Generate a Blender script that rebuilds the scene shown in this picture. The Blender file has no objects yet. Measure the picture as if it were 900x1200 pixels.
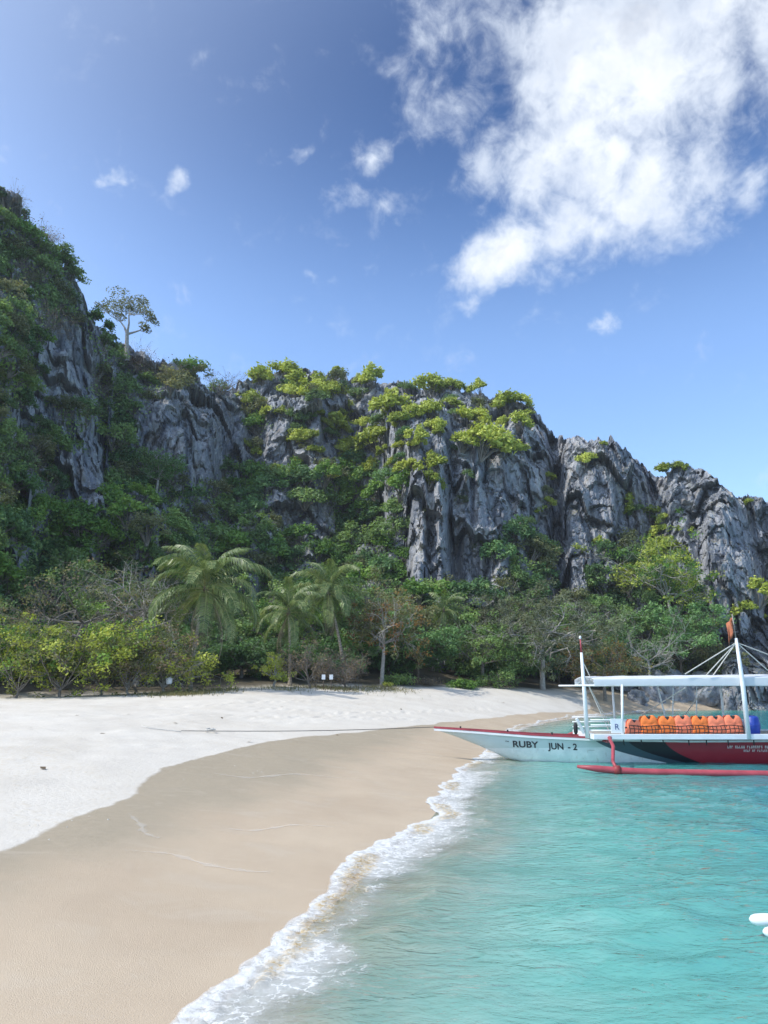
import bpy, bmesh, math, random
import numpy as np
from mathutils import Vector, Matrix, Euler
from mathutils.bvhtree import BVHTree

random.seed(7)
RNG = np.random.default_rng(7)
SC = bpy.context.scene
COL = SC.collection

# ------------------------------------------------------------------ camera
CAM_H = 2.4
PITCH = math.atan((806 - 600) / 867.0)
cam_data = bpy.data.cameras.new('camera')
cam_data.lens = 26.0
cam_data.sensor_width = 36.0
cam_data.clip_start = 0.1
cam_data.clip_end = 20000
cam = bpy.data.objects.new('camera', cam_data)
COL.objects.link(cam)
cam.location = (0, 0, CAM_H)
cam.rotation_euler = (math.pi / 2 + PITCH, 0, 0)
SC.camera = cam
CP, SP = math.cos(PITCH), math.sin(PITCH)


def ray(px, py):
    """direction through a pixel of the 900x1200 photograph"""
    x, u, f = px - 450.0, 600.0 - py, 867.0
    return Vector((x, f * CP - u * SP, f * SP + u * CP)).normalized()


def at_z(px, py, z=0.0):
    d = ray(px, py)
    t = (z - CAM_H) / d.z
    return Vector((0, 0, CAM_H)) + d * t


def at_y(px, py, Y):
    d = ray(px, py)
    return Vector((0, 0, CAM_H)) + d * (Y / d.y)


# ------------------------------------------------------------------ sun, sky
SUN_EL, SUN_AZ = math.radians(50), math.radians(-107)      # azimuth from +Y, negative = left
sun_dir = Vector((math.sin(SUN_AZ) * math.cos(SUN_EL), math.cos(SUN_AZ) * math.cos(SUN_EL), math.sin(SUN_EL)))
sd = bpy.data.lights.new('sun', 'SUN')
sd.energy = 2.65
sd.angle = math.radians(0.53)
sd.color = (1.0, 0.95, 0.86)
so = bpy.data.objects.new('sun', sd)
COL.objects.link(so)
so.rotation_euler = (-sun_dir).to_track_quat('-Z', 'Y').to_euler()

SC.view_settings.view_transform = 'Standard'
SC.view_settings.look = 'None'
SC.view_settings.gamma = 1.0
SC.view_settings.exposure = 0.58
SC.view_settings.use_curve_mapping = False
SC.cycles.max_bounces = 10
SC.cycles.diffuse_bounces = 7
SC.cycles.glossy_bounces = 2
SC.cycles.transparent_max_bounces = 8
SC.cycles.use_denoising = True


class NT:
    """small node-tree helper"""
    def __init__(self, tree):
        self.t = tree
        tree.nodes.clear()

    def n(self, typ, **kw):
        nd = self.t.nodes.new(typ)
        for k, v in kw.items():
            if k.startswith('i_'):
                nd.inputs[k[2:].replace('_', ' ')].default_value = v
            else:
                setattr(nd, k, v)
        return nd

    def l(self, a, b):
        self.t.links.new(a, b)

    def math(self, op, a, b=None, c=None, clamp=False):
        nd = self.t.nodes.new('ShaderNodeMath')
        nd.operation = op
        nd.use_clamp = clamp
        for i, v in enumerate((a, b, c)):
            if v is None:
                continue
            if isinstance(v, (int, float)):
                nd.inputs[i].default_value = v
            else:
                self.l(v, nd.inputs[i])
        return nd.outputs[0]

    def vmath(self, op, a, b=None, scale=None):
        nd = self.t.nodes.new('ShaderNodeVectorMath')
        nd.operation = op
        for i, v in enumerate((a, b)):
            if v is None:
                continue
            if isinstance(v, (tuple, list, Vector)):
                nd.inputs[i].default_value = tuple(v)
            else:
                self.l(v, nd.inputs[i])
        if scale is not None:
            if isinstance(scale, (int, float)):
                nd.inputs['Scale'].default_value = scale
            else:
                self.l(scale, nd.inputs['Scale'])
        return nd.outputs['Value'] if op in ('DISTANCE', 'LENGTH', 'DOT_PRODUCT') else nd.outputs['Vector']

    def noise(self, vec, scale, detail=4, rough=0.5, dist=0.0, out='Fac'):
        nd = self.n('ShaderNodeTexNoise')
        nd.inputs['Scale'].default_value = scale
        nd.inputs['Detail'].default_value = detail
        nd.inputs['Roughness'].default_value = rough
        nd.inputs['Distortion'].default_value = dist
        if vec is not None:
            self.l(vec, nd.inputs['Vector'])
        return nd.outputs[out]

    def ramp(self, fac, stops, interp='LINEAR'):
        nd = self.n('ShaderNodeValToRGB')
        nd.color_ramp.interpolation = interp
        el = nd.color_ramp.elements
        while len(el) < len(stops):
            el.new(0.5)
        for e, (p, c) in zip(el, stops):
            e.position = p
            e.color = (c[0], c[1], c[2], 1) if not isinstance(c, (int, float)) else (c, c, c, 1)
        self.l(fac, nd.inputs[0])
        return nd.outputs['Color']

    def mixc(self, fac, a, b, blend='MIX'):
        nd = self.n('ShaderNodeMix', data_type='RGBA', blend_type=blend)
        for sock, v in ((nd.inputs[0], fac), (nd.inputs[6], a), (nd.inputs[7], b)):
            if isinstance(v, (int, float)):
                sock.default_value = v
            elif isinstance(v, (tuple, list)):
                sock.default_value = (v[0], v[1], v[2], 1)
            else:
                self.l(v, sock)
        return nd.outputs[2]

    def sstep(self, v, a, b):
        nd = self.n('ShaderNodeMapRange', interpolation_type='SMOOTHSTEP')
        self.l(v, nd.inputs['Value'])
        nd.inputs['From Min'].default_value = a
        nd.inputs['From Max'].default_value = b
        return nd.outputs['Result']


world = bpy.data.worlds.new('World')
SC.world = world
world.use_nodes = True
W = NT(world.node_tree)
sky = W.n('ShaderNodeTexSky', sky_type='NISHITA')
sky.sun_disc = False
sky.sun_elevation = SUN_EL
sky.sun_rotation = SUN_AZ
sky.altitude = 0
sky.air_density = 1.0
sky.dust_density = 0.6
sky.ozone_density = 2.0
tc = W.n('ShaderNodeTexCoord')
gen = tc.outputs['Generated']
sxyz = W.n('ShaderNodeSeparateXYZ')
W.l(gen, sxyz.inputs[0])
low = W.sstep(sxyz.outputs['Z'], 0.74, 0.40)                 # paler towards the horizon, all the way round
skyc = W.mixc(1.0, sky.outputs['Color'], W.mixc(low, (0.10, 0.27, 0.49), (1.02, 1.12, 1.25)), 'MULTIPLY')
# bright haze round the sun
sdot = W.math('MAXIMUM', W.vmath('DOT_PRODUCT', gen, sun_dir), 0.0)
glow = W.math('POWER', sdot, 3.5)
skyc = W.mixc(1.0, skyc, W.mixc(glow, (0, 0, 0), (6.4, 7.3, 8.3)), 'ADD')
# clouds: soft puffs placed by direction, their outline broken by fractal noise
n1 = W.noise(gen, 5.0, 6, 0.6, 0.0, 'Color')
n2 = W.noise(gen, 17.0, 6, 0.62, 0.4, 'Fac')
wv = W.vmath('SUBTRACT', n1, (0.5, 0.5, 0.5))
wdir = W.vmath('ADD', gen, W.vmath('SCALE', wv, scale=0.19))
puffs = [(640, 55, 95, 1.0), (730, 30, 130, 1.1), (820, 50, 120, 1.0), (905, 45, 110, 0.95), (630, 130, 70, 1.0),
         (710, 125, 95, 1.1), (800, 130, 60, .55), (650, 205, 85, 1.05), (735, 215, 80, 1.0), (800, 238, 45, .6), (845, 242, 26, .5),
         (600, 225, 55, .8), (545, 215, 40, .55), (640, 285, 60, 1.0), (585, 318, 48, 1.15), (700, 275, 50, .7),
         (530, 40, 50, .34), (455, 105, 34, .32), (425, 72, 26, .34), (424, 187, 22, .58), (455, 240, 24, .36), (198, 215, 19, .62),
         (128, 212, 13, .6), (690, 400, 13, .45), (553, 378, 14, .45), (350, 187, 16, .4), (405, 245, 20, .4), (430, 325, 14, .35),
         (370, 328, 11, .35), (860, 165, 32, .4), (215, 365, 14, .35), (515, 140, 45, .45),
         (1000, 60, 120, 1.0), (1120, 130, 110, .9), (800, -80, 130, 1.0), (600, -120, 110, .9), (1010, -60, 150, .9),
         (-160, 60, 50, .7), (-300, 220, 60, .6), (1250, 320, 60, .6), (300, -260, 120, .8), (60, -330, 90, .8)]
cov = None
for px, py, r, s in puffs:
    if px > 535:
        px, py = px + 20, py - 14              # the fractal warp drifts the big cloud; set it back
    c = ray(px, py)
    ln = math.sqrt((px - 450) ** 2 + (py - 600) ** 2 + 867 ** 2)
    d = W.vmath('DISTANCE', wdir, c)
    v = W.math('MULTIPLY_ADD', d, -s * ln / (1.30 * r), s + 0.06)
    cov = v if cov is None else W.math('SMOOTH_MAX', cov, v, 0.12)
# the same kind of scattered cloud over the rest of the sky (to the sides and behind)
xyz = W.n('ShaderNodeSeparateXYZ')
W.l(gen, xyz.inputs[0])
zc = W.math('MAXIMUM', xyz.outputs['Z'], 0.06)
flat = W.n('ShaderNodeCombineXYZ')
W.l(W.math('DIVIDE', xyz.outputs['X'], zc), flat.inputs[0])
W.l(W.math('DIVIDE', xyz.outputs['Y'], zc), flat.inputs[1])
flat.inputs[2].default_value = 3.7
far = W.noise(flat.outputs[0], 0.55, 3, 0.5)
back = W.sstep(xyz.outputs['Y'], 0.25, -0.2)
farv = W.math('MULTIPLY', W.math('MULTIPLY_ADD', far, 3.0, -1.62), back)
cov = W.math('MAXIMUM', cov, farv)
n3 = W.noise(gen, 42.0, 5, 0.65, 0.6, 'Fac')
det = W.math('ADD', W.math('MULTIPLY_ADD', n2, 1.2, -0.68), W.math('MULTIPLY_ADD', n3, 0.58, -0.30))
dens = W.math('ADD', cov, det)
alpha = W.math('POWER', W.sstep(dens, -0.03, 0.92), 0.95)
thick = W.sstep(dens, 0.35, 1.3)
nsh = W.noise(wdir, 7.5, 5, 0.55)
shade = W.sstep(nsh, 0.36, 0.62)
cl_col = W.mixc(shade, (2.7, 3.0, 3.6), (4.75, 4.85, 5.0))
cl_col = W.mixc(thick, (4.1, 4.5, 5.1), cl_col)
mixed = W.mixc(alpha, skyc, cl_col)
bg = W.n('ShaderNodeBackground')
bg.inputs['Strength'].default_value = 0.15
W.l(mixed, bg.inputs['Color'])
wo = W.n('ShaderNodeOutputWorld')
W.l(bg.outputs[0], wo.inputs['Surface'])


# ------------------------------------------------------------------ noise in numpy
_PR = np.random.default_rng(99)
_PERM = np.concatenate([_PR.permutation(1024)] * 2).astype(np.int32)
_VALS = _PR.uniform(-1, 1, 1024).astype(np.float32)


def _hash(ix, iy, iz, seed):
    a_ = _PERM[(ix.astype(np.int32) + seed * 37) & 1023]
    b_ = _PERM[(a_ + iy.astype(np.int32)) & 1023]
    return _VALS[_PERM[(b_ + iz.astype(np.int32)) & 1023]]


def vnoise(x, y, z, seed=0):
    x, y, z = np.broadcast_arrays(np.asarray(x, np.float32), np.asarray(y, np.float32), np.asarray(z, np.float32))
    ix, iy, iz = np.floor(x), np.floor(y), np.floor(z)
    fx, fy, fz = x - ix, y - iy, z - iz
    fx, fy, fz = (f * f * f * (f * (f * 6 - 15) + 10) for f in (fx, fy, fz))
    ix, iy, iz = ix.astype(np.int32), iy.astype(np.int32), iz.astype(np.int32)
    px = [_PERM[(ix + dx + seed * 37) & 1023] for dx in (0, 1)]
    r = 0
    for dx in (0, 1):
        for dy in (0, 1):
            pb = _PERM[(px[dx] + iy + dy) & 1023]
            c0, c1 = _VALS[_PERM[(pb + iz) & 1023]], _VALS[_PERM[(pb + iz + 1) & 1023]]
            w = (fx if dx else 1 - fx) * (fy if dy else 1 - fy)
            r = r + w * (c0 + (c1 - c0) * fz)
    return r


def fbm(x, y, z, octv=4, seed=0, gain=0.5, lac=2.03):
    a, f, r, t = 1.0, 1.0, 0, 0
    for o in range(octv):
        r = r + a * vnoise(x * f, y * f, z * f, seed + o * 17)
        t += a
        a *= gain
        f *= lac
    return r / t


def ridged(x, y, z, octv=4, seed=0, gain=0.5):
    a, f, r, t = 1.0, 1.0, 0, 0
    for o in range(octv):
        r = r + a * (1 - np.abs(vnoise(x * f, y * f, z * f, seed + o * 31)) * 2)
        t += a
        a *= gain
        f *= 2.07
    return r / t


def sstep(x, a, b):
    t = np.clip((x - a) / (b - a), 0, 1)
    return t * t * (3 - 2 * t)


# ------------------------------------------------------------------ mesh helpers
def tag(o, label=None, cat=None, group=None, kind=None):
    if label:
        o['label'] = label
    if cat:
        o['category'] = cat
    if group:
        o['group'] = group
    if kind:
        o['kind'] = kind
    return o


def link(name, me, parent=None, loc=None, rot=None):
    o = bpy.data.objects.new(name, me)
    COL.objects.link(o)
    if parent is not None:
        o.parent = parent
    if loc is not None:
        o.location = loc
    if rot is not None:
        o.rotation_euler = rot
    return o


def empty(name, loc, rz=0.0):
    o = bpy.data.objects.new(name, None)
    o.empty_display_size = 0.2
    COL.objects.link(o)
    o.location = loc
    o.rotation_euler = (0, 0, rz)
    return o


def np_mesh(name, verts, faces, mats=(), smooth=False, attrs=None, midx=None):
    """verts (n,3), faces (m,k) arrays -> mesh"""
    verts = np.asarray(verts, np.float32)
    me = bpy.data.meshes.new(name)
    me.vertices.add(len(verts))
    me.vertices.foreach_set('co', verts.ravel())
    if isinstance(faces, np.ndarray):
        k = faces.shape[1]
        flat = faces.astype(np.int32).ravel()
        starts = np.arange(0, len(flat), k, dtype=np.int32)
    else:
        flat = np.array([i for f in faces for i in f], np.int32)
        ln = np.array([len(f) for f in faces], np.int32)
        starts = np.concatenate([[0], np.cumsum(ln)[:-1]]).astype(np.int32)
    me.loops.add(len(flat))
    me.loops.foreach_set('vertex_index', flat)
    me.polygons.add(len(starts))
    me.polygons.foreach_set('loop_start', starts)
    for m in mats:
        me.materials.append(m)
    if midx is not None:
        me.polygons.foreach_set('material_index', np.asarray(midx, np.int32))
    if attrs:
        for an, av in attrs.items():
            a = me.attributes.new(an, 'FLOAT', 'POINT')
            a.data.foreach_set('value', np.asarray(av, np.float32))
    me.update(calc_edges=True)
    me.polygons.foreach_set('use_smooth', np.full(len(starts), bool(smooth)))
    me.validate()
    return me


def grid_faces(nu, nv):
    i = np.arange(nu - 1)[:, None] * nv + np.arange(nv - 1)[None, :]
    i = i.ravel()
    return np.stack([i, i + nv, i + nv + 1, i + 1], 1)


class MB:
    """collects boxes / tubes / strips into one mesh"""
    def __init__(self):
        self.v, self.f = [], []

    def add(self, vs, fs):
        b = len(self.v)
        self.v += [tuple(p) for p in vs]
        self.f += [tuple(b + i for i in f) for f in fs]
        return self

    def box(self, lo, hi):
        x0, y0, z0 = lo
        x1, y1, z1 = hi
        vs = [(x0, y0, z0), (x1, y0, z0), (x1, y1, z0), (x0, y1, z0), (x0, y0, z1), (x1, y0, z1), (x1, y1, z1), (x0, y1, z1)]
        return self.add(vs, [(3, 2, 1, 0), (4, 5, 6, 7), (0, 1, 5, 4), (1, 2, 6, 5), (2, 3, 7, 6), (3, 0, 4, 7)])

    def tube(self, pts, rad, sides=8, cap=True):
        pts = [Vector(p) for p in pts]
        n = len(pts)
        if isinstance(rad, (int, float)):
            rad = [rad] * n
        vs, fs = [], []
        t = (pts[1] - pts[0]).normalized()
        ref = Vector((0, 0, 1)) if abs(t.z) < 0.9 else Vector((1, 0, 0))
        nrm = t.cross(ref).normalized()
        for i in range(n):
            t = (pts[min(i + 1, n - 1)] - pts[max(i - 1, 0)])
            t = t.normalized() if t.length > 1e-9 else Vector((0, 0, 1))
            nrm = (nrm - t * nrm.dot(t))
            nrm = nrm.normalized() if nrm.length > 1e-6 else t.orthogonal().normalized()
            bn = t.cross(nrm)
            for k in range(sides):
                a = 2 * math.pi * k / sides
                vs.append(pts[i] + (nrm * math.cos(a) + bn * math.sin(a)) * rad[i])
        for i in range(n - 1):
            for k in range(sides):
                k2 = (k + 1) % sides
                fs.append((i * sides + k, i * sides + k2, (i + 1) * sides + k2, (i + 1) * sides + k))
        if cap:
            fs.append(tuple(range(sides - 1, -1, -1)))
            fs.append(tuple((n - 1) * sides + k for k in range(sides)))
        return self.add(vs, fs)

    def mesh(self, name, mat, smooth=False, org=(0, 0, 0), bevel=0.0):
        o = Vector(org)
        me = bpy.data.meshes.new(name)
        me.from_pydata([(p[0] - o.x, p[1] - o.y, p[2] - o.z) for p in self.v], [], self.f)
        if bevel > 0:
            bm = bmesh.new()
            bm.from_mesh(me)
            bmesh.ops.bevel(bm, geom=[e for e in bm.edges if e.calc_face_angle(0) > 0.6], offset=bevel, segments=2, affect='EDGES', profile=0.6)
            bm.to_mesh(me)
            bm.free()
        for m in (mat if isinstance(mat, (list, tuple)) else [mat]):
            me.materials.append(m)
        for p in me.polygons:
            p.use_smooth = smooth
        me.update()
        return me


# ------------------------------------------------------------------ materials
MATS = {}


def new_mat(name):
    m = bpy.data.materials.new(name)
    m.use_nodes = True
    MATS[name] = m
    return m, NT(m.node_tree)


def finish(N, shader, disp=None):
    o = N.n('ShaderNodeOutputMaterial')
    N.l(shader, o.inputs['Surface'])


def principled(N, color, rough=0.6, spec=0.5, normal=None):
    p = N.n('ShaderNodeBsdfPrincipled')
    if isinstance(color, (tuple, list)):
        p.inputs['Base Color'].default_value = (*color[:3], 1)
    else:
        N.l(color, p.inputs['Base Color'])
    if isinstance(rough, (int, float)):
        p.inputs['Roughness'].default_value = rough
    else:
        N.l(rough, p.inputs['Roughness'])
    p.inputs['Specular IOR Level'].default_value = spec
    if normal is not None:
        N.l(normal, p.inputs['Normal'])
    return p


def bump(N, h, strength=0.3, dist=0.05, normal=None):
    b = N.n('ShaderNodeBump')
    b.inputs['Strength'].default_value = strength
    b.inputs['Distance'].default_value = dist
    N.l(h, b.inputs['Height'])
    if normal is not None:
        N.l(normal, b.inputs['Normal'])
    return b.outputs[0]


def attr(N, name):
    a = N.n('ShaderNodeAttribute', attribute_name=name)
    return a.outputs['Fac']


def simple_mat(name, color, rough=0.5, var=0.15, scale=6.0, spec=0.4, bumps=0.0):
    m, N = new_mat(name)
    co = N.n('ShaderNodeTexCoord').outputs['Object']
    nz = N.noise(co, scale, 5, 0.6)
    lo = tuple(c * (1 - var) for c in color)
    hi = tuple(min(1, c * (1 + var)) for c in color)
    colr = N.ramp(nz, [(0.3, lo), (0.7, hi)])
    nrm = bump(N, N.noise(co, scale * 6, 4), bumps, 0.02) if bumps else None
    finish(N, principled(N, colr, rough, spec, nrm).outputs[0])
    return m


def leaf_mat(name, dark, mid, light, trans=0.4, rough=0.55, rnd=0.5):
    m, N = new_mat(name)
    tone = attr(N, 'tone')
    oi = N.n('ShaderNodeObjectInfo').outputs['Random']
    f = N.math('ADD', N.math('MULTIPLY', tone, 1 - rnd * 0.5), N.math('MULTIPLY_ADD', oi, rnd, -rnd * 0.25), clamp=True)
    c = N.ramp(f, [(0.08, dark), (0.5, mid), (0.95, light)])
    p = principled(N, c, rough, 0.35)
    t = N.n('ShaderNodeBsdfTranslucent')
    N.l(N.mixc(1.0, c, (1.25, 1.2, 0.7), 'MULTIPLY'), t.inputs['Color'])
    mx = N.n('ShaderNodeMixShader')
    mx.inputs[0].default_value = trans
    N.l(p.outputs[0], mx.inputs[1])
    N.l(t.outputs[0], mx.inputs[2])
    finish(N, mx.outputs[0])
    return m

# ------------------------------------------------------------------ plan of the bay
shore_px = [(150, 1290), (200, 1230), (240, 1195), (330, 1115), (390, 1060), (440, 1015), (490, 975), (520, 940), (545, 905), (562, 890),
            (578, 872), (598, 858), (640, 847), (690, 840), (740, 836), (800, 833), (900, 831), (1000, 830), (1150, 829)]
shore = [at_z(x, y, 0.0) for x, y in shore_px]
shore = [(-40.0, -200.0), (-12.0, -60.0), (-5.5, -15.0), (-3.6, 0.0)] + [(p.x, p.y) for p in shore] + [(160.0, 112.0), (400.0, 150.0)]
tree_pts = [(-300, 30), (-100, 40), (0, 44), (100, 47), (200, 50), (330, 56), (450, 62), (560, 68), (640, 75), (700, 82), (760, 86), (900, 94), (1100, 102)]
treeline = [((px - 450) / 867.0 * Y * 1.0, Y) for px, Y in tree_pts]
treeline = [(-120.0, -200.0), (-60.0, -40.0), (-42.0, 8.0)] + treeline + [(170.0, 125.0), (400.0, 165.0)]


def _resample(pl, step=0.7):
    """Catmull-Rom smooth a polyline"""
    P = [np.array(p, float) for p in pl]
    out = []
    for i in range(len(P) - 1):
        p0, p1, p2, p3 = P[max(i - 1, 0)], P[i], P[i + 1], P[min(i + 2, len(P) - 1)]
        L = np.linalg.norm(p2 - p1)
        n = int(min(5, max(1, L / step)))
        for k in range(n):
            t = k / n
            q = 0.5 * ((2 * p1) + (-p0 + p2) * t + (2 * p0 - 5 * p1 + 4 * p2 - p3) * t * t + (-p0 + 3 * p1 - 3 * p2 + p3) * t ** 3)
            lin = p1 + (p2 - p1) * t
            out.append(lin if L > 40 else q)
    out.append(P[-1])
    return np.array(out)


def signed_dist(x, y, pl):
    """distance to a polyline, positive on its left-hand side"""
    x, y = np.asarray(x, np.float32), np.asarray(y, np.float32)
    best = np.full(x.shape, 1e12, np.float32)
    sgn = np.ones(x.shape, np.float32)
    for (ax, ay), (bx, by) in zip(pl[:-1], pl[1:]):
        dx, dy = bx - ax, by - ay
        L2 = dx * dx + dy * dy
        if L2 < 1e-9:
            continue
        t = np.clip(((x - ax) * dx + (y - ay) * dy) / L2, 0, 1)
        ex, ey = x - (ax + t * dx), y - (ay + t * dy)
        d = ex * ex + ey * ey
        s = np.where(dx * (y - ay) - dy * (x - ax) >= 0, 1.0, -1.0)
        m = d < best - 1e-9
        best = np.where(m, d, best)
        sgn = np.where(m, s, sgn)
    return np.sqrt(best) * sgn


SHORE = _resample(shore)
TREES = _resample(treeline, 3.0)
ztl_x = [(px - 450) / 867.0 * Y for px, Y in tree_pts]
ztl_z = [1.6, 1.7, 1.8, 1.9, 2.15, 2.5, 2.5, 2.35, 2.2, 1.9, 1.5, 1.2, 1.2]


def ground(x, y, detail=True, sea=False):
    x, y = np.asarray(x, float), np.asarray(y, float)
    d = signed_dist(x, y, SHORE)
    dt = d - 30 if sea else signed_dist(x, y, TREES)
    zt = np.interp(x, ztl_x, ztl_z)
    di, dd = np.maximum(d, 0), np.maximum(-dt, 0)
    t = di / (di + dd + 1e-6)
    g = 1 - (1 - t) ** 1.45
    land = zt * g * (1 - np.exp(-di / 1.2) * 0.25) + np.maximum(dt, 0) * 0.16
    off = np.maximum(-d, 0)
    bed = -(0.27 * off * (1 - np.exp(-off / 1.2))) - 0.06 * np.minimum(off, 1)
    bed = np.maximum(bed, -5 - 0.002 * off)
    z = np.where(d > 0, land, bed)
    if detail:
        dry = sstep(di, 5.5, 9.0)
        z = z + dry * (0.05 * fbm(x * 0.5, y * 0.5, 0.3, 3, 5) + 0.035 * fbm(x * 2.2, y * 2.2, 0.7, 3, 9))
        z = z + sstep(di, 0.3, 2.0) * 0.02 * fbm(x * 0.7, y * 0.35, 0.1, 2, 4)
    return z, d, dt


def gz(x, y):
    return float(ground(np.array([x]), np.array([y]))[0][0])


def on_ground(px, py):
    """first hit of a pixel's ray with the beach"""
    d = ray(px, py)
    ts = np.concatenate([np.linspace(3, 40, 300), np.linspace(40.1, 140, 500)]) / max(d.y, 1e-3)
    X, Y, Z = d.x * ts, d.y * ts, CAM_H + d.z * ts
    g = ground(X, Y, False)[0]
    k = np.argmax(Z < g)
    if not (Z < g).any():
        k = len(ts) - 1
    return Vector((X[k], Y[k], g[k]))


wet_px = [(-120, 1050), (-60, 1028), (0, 1003), (60, 978), (130, 945), (165, 925), (190, 906), (240, 886), (300, 872), (360, 864), (420, 858), (480, 852),
          (530, 846), (580, 841), (630, 836), (690, 832)]
wet_line = [on_ground(*p) for p in wet_px]
wet_line = [(-26.0, -120.0), (-9.0, -8.0), (-7.6, 4.0)] + [(p.x, p.y) for p in wet_line] + [(30.0, 88.0), (90.0, 100.0)]
WET = _resample(wet_line)


def axis(lo, hi, c, s0, k):
    """coordinates from lo to hi, spacing s0 near c growing by k per metre"""
    out = [c]
    x = c
    while x < hi:
        x += s0 + k * abs(x - c)
        out.append(min(x, hi))
    x = c
    neg = []
    while x > lo:
        x -= s0 + k * abs(x - c)
        neg.append(max(x, lo))
    return np.array(neg[::-1] + out)


# ------------------------------------------------------------------ beach and sea bed
ax = axis(-600, 700, -2.0, 0.07, 0.0135)
ay = axis(-250, 700, 6.0, 0.06, 0.011)
GX, GY = np.meshgrid(ax, ay, indexing='ij')
gxf, gyf = GX.ravel(), GY.ravel()
gzv, gd, gdt = ground(gxf, gyf)
# scuffed sand and a line of footprints between the trees and the tide mark
wetd = signed_dist(gxf, gyf, WET)
foot = np.zeros_like(gzv)
for (x0, y0), (x1, y1), ph in (((-22, 33), (-3, 39), 0.0), ((-24, 26), (-8, 36), 0.4), ((-14, 24), (4, 44), 0.7), ((-3, 38), (8, 56), .2), ((-13, 30), (-4, 46), .5)):
    L = math.hypot(x1 - x0, y1 - y0)
    ux, uy = (x1 - x0) / L, (y1 - y0) / L
    for k in range(int(L / 0.65)):
        s = (k + ph) * 0.65
        side = 0.14 * (1 if k % 2 else -1)
        fx, fy = x0 + ux * s - uy * side + random.uniform(-.1, .1), y0 + uy * s + ux * side + random.uniform(-.25, .25)
        m = (np.abs(gxf - fx) < 0.6) & (np.abs(gyf - fy) < 0.6)
        q = ((gxf[m] - fx) ** 2 + (gyf[m] - fy) ** 2) / 0.022
        foot[m] += -0.075 * np.exp(-q) + 0.035 * np.exp(-((np.sqrt(q) - 1.9) ** 2) * 2)
gzv = gzv + foot * sstep(wetd, 0.2, 1.2)
m_wet = -wetd + 0.28 * fbm(gxf * 0.6, gyf * 0.6, 0, 3, 3)
m_soil = sstep(gdt + 1.6 * fbm(gxf * 0.25, gyf * 0.25, 0, 3, 8), -0.6, 1.6)

m, N = new_mat('sand')
geo = N.n('ShaderNodeNewGeometry').outputs['Position']
soil, dsh = attr(N, 'soil'), attr(N, 'shore')
wet = N.sstep(N.math('ADD', attr(N, 'wet'), N.math('MULTIPLY_ADD', N.noise(geo, 3.0, 4, 0.6), 0.16, -0.08)), -0.05, 0.05)
nA, nB, nC = N.noise(geo, 0.55, 5, 0.55), N.noise(geo, 9.0, 5, 0.65), N.noise(geo, 90.0, 3, 0.6)
dry = N.ramp(nA, [(0.3, (0.57, 0.52, 0.445)), (0.62, (0.645, 0.595, 0.515))])
dry = N.mixc(N.math('MULTIPLY', N.math('MULTIPLY', N.sstep(nB, 0.46, 0.70), N.sstep(N.noise(geo, 0.22, 4, .6, .8), .42, .66)), 0.55), dry, (0.54, 0.45, 0.32))
wetc = N.ramp(nA, [(0.3, (0.49, 0.38, 0.265)), (0.7, (0.56, 0.445, 0.315))])
darkwet = N.mixc(N.sstep(nB, .2, .8), (0.37, 0.305, 0.215), (0.42, 0.345, 0.245))
# sand just below the tide mark has a greyer tone than the swept sand near the water
lines = N.n('ShaderNodeMapping')
lines.inputs['Rotation'].default_value = (0, 0, 0.28)
lines.inputs['Scale'].default_value = (1.0, 1.5, 1)
N.l(geo, lines.inputs[0])
swash = N.noise(lines.outputs[0], 1.1, 5, 0.6, 0.6)
wetc = N.mixc(N.sstep(N.math('ADD', dsh, N.math('MULTIPLY_ADD', nA, 3.0, -1.5)), 2.2, 4.2), wetc, darkwet)
wetc = N.mixc(N.math('MULTIPLY', N.sstep(swash, 0.52, 0.75), 0.30), wetc, (0.62, 0.53, 0.42))
spk = N.sstep(nC, 0.62, 0.72)
wetc = N.mixc(N.math('MULTIPLY', spk, 0.42), wetc, (0.30, 0.22, 0.15))
wetc = N.mixc(N.math('MULTIPLY', N.sstep(nC, 0.40, 0.32), 0.35), wetc, (0.70, 0.60, 0.48))
sandc = N.mixc(wet, dry, wetc)
sandc = N.mixc(N.math('MULTIPLY', N.sstep(nC, 0.60, 0.75), 0.22), sandc, (0.36, 0.29, 0.21))
soilc = N.ramp(nB, [(0.3, (0.05, 0.042, 0.03)), (0.6, (0.12, 0.10, 0.065)), (0.8, (0.07, 0.085, 0.035))])
colr = N.mixc(soil, sandc, soilc)
h = N.math('ADD', N.math('MULTIPLY', nB, N.math('MULTIPLY_ADD', wet, -0.45, 0.55)), N.math('MULTIPLY', nC, 0.22))
h = N.math('ADD', h, N.math('MULTIPLY', N.math('MULTIPLY', swash, wet), 0.22))
nrm = bump(N, h, 0.55, 0.06)
ro = N.math('MULTIPLY_ADD', wet, N.math('MULTIPLY_ADD', swash, -0.5, -0.22), 0.95)
finish(N, principled(N, colr, ro, 0.25, nrm).outputs[0])
beach_me = np_mesh('beach', np.stack([gxf, gyf, gzv], 1), grid_faces(len(ax), len(ay)), [MATS['sand']], True,
                   {'wet': m_wet, 'soil': m_soil, 'shore': np.maximum(gd, 0)})
tag(link('beach', beach_me), 'white coral sand beach with a smooth damp tide band', 'beach', kind='structure')

# ------------------------------------------------------------------ sea
sx = axis(-3500, 6000, 3.0, 0.085, 0.0135)
sy = axis(-3500, 6000, 8.0, 0.075, 0.0125)
SX, SY = np.meshgrid(sx, sy, indexing='ij')
X, Y = SX.ravel(), SY.ravel()
sz, sdist, _ = ground(X, Y, False, True)
off = np.maximum(-sdist, 0)


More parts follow.
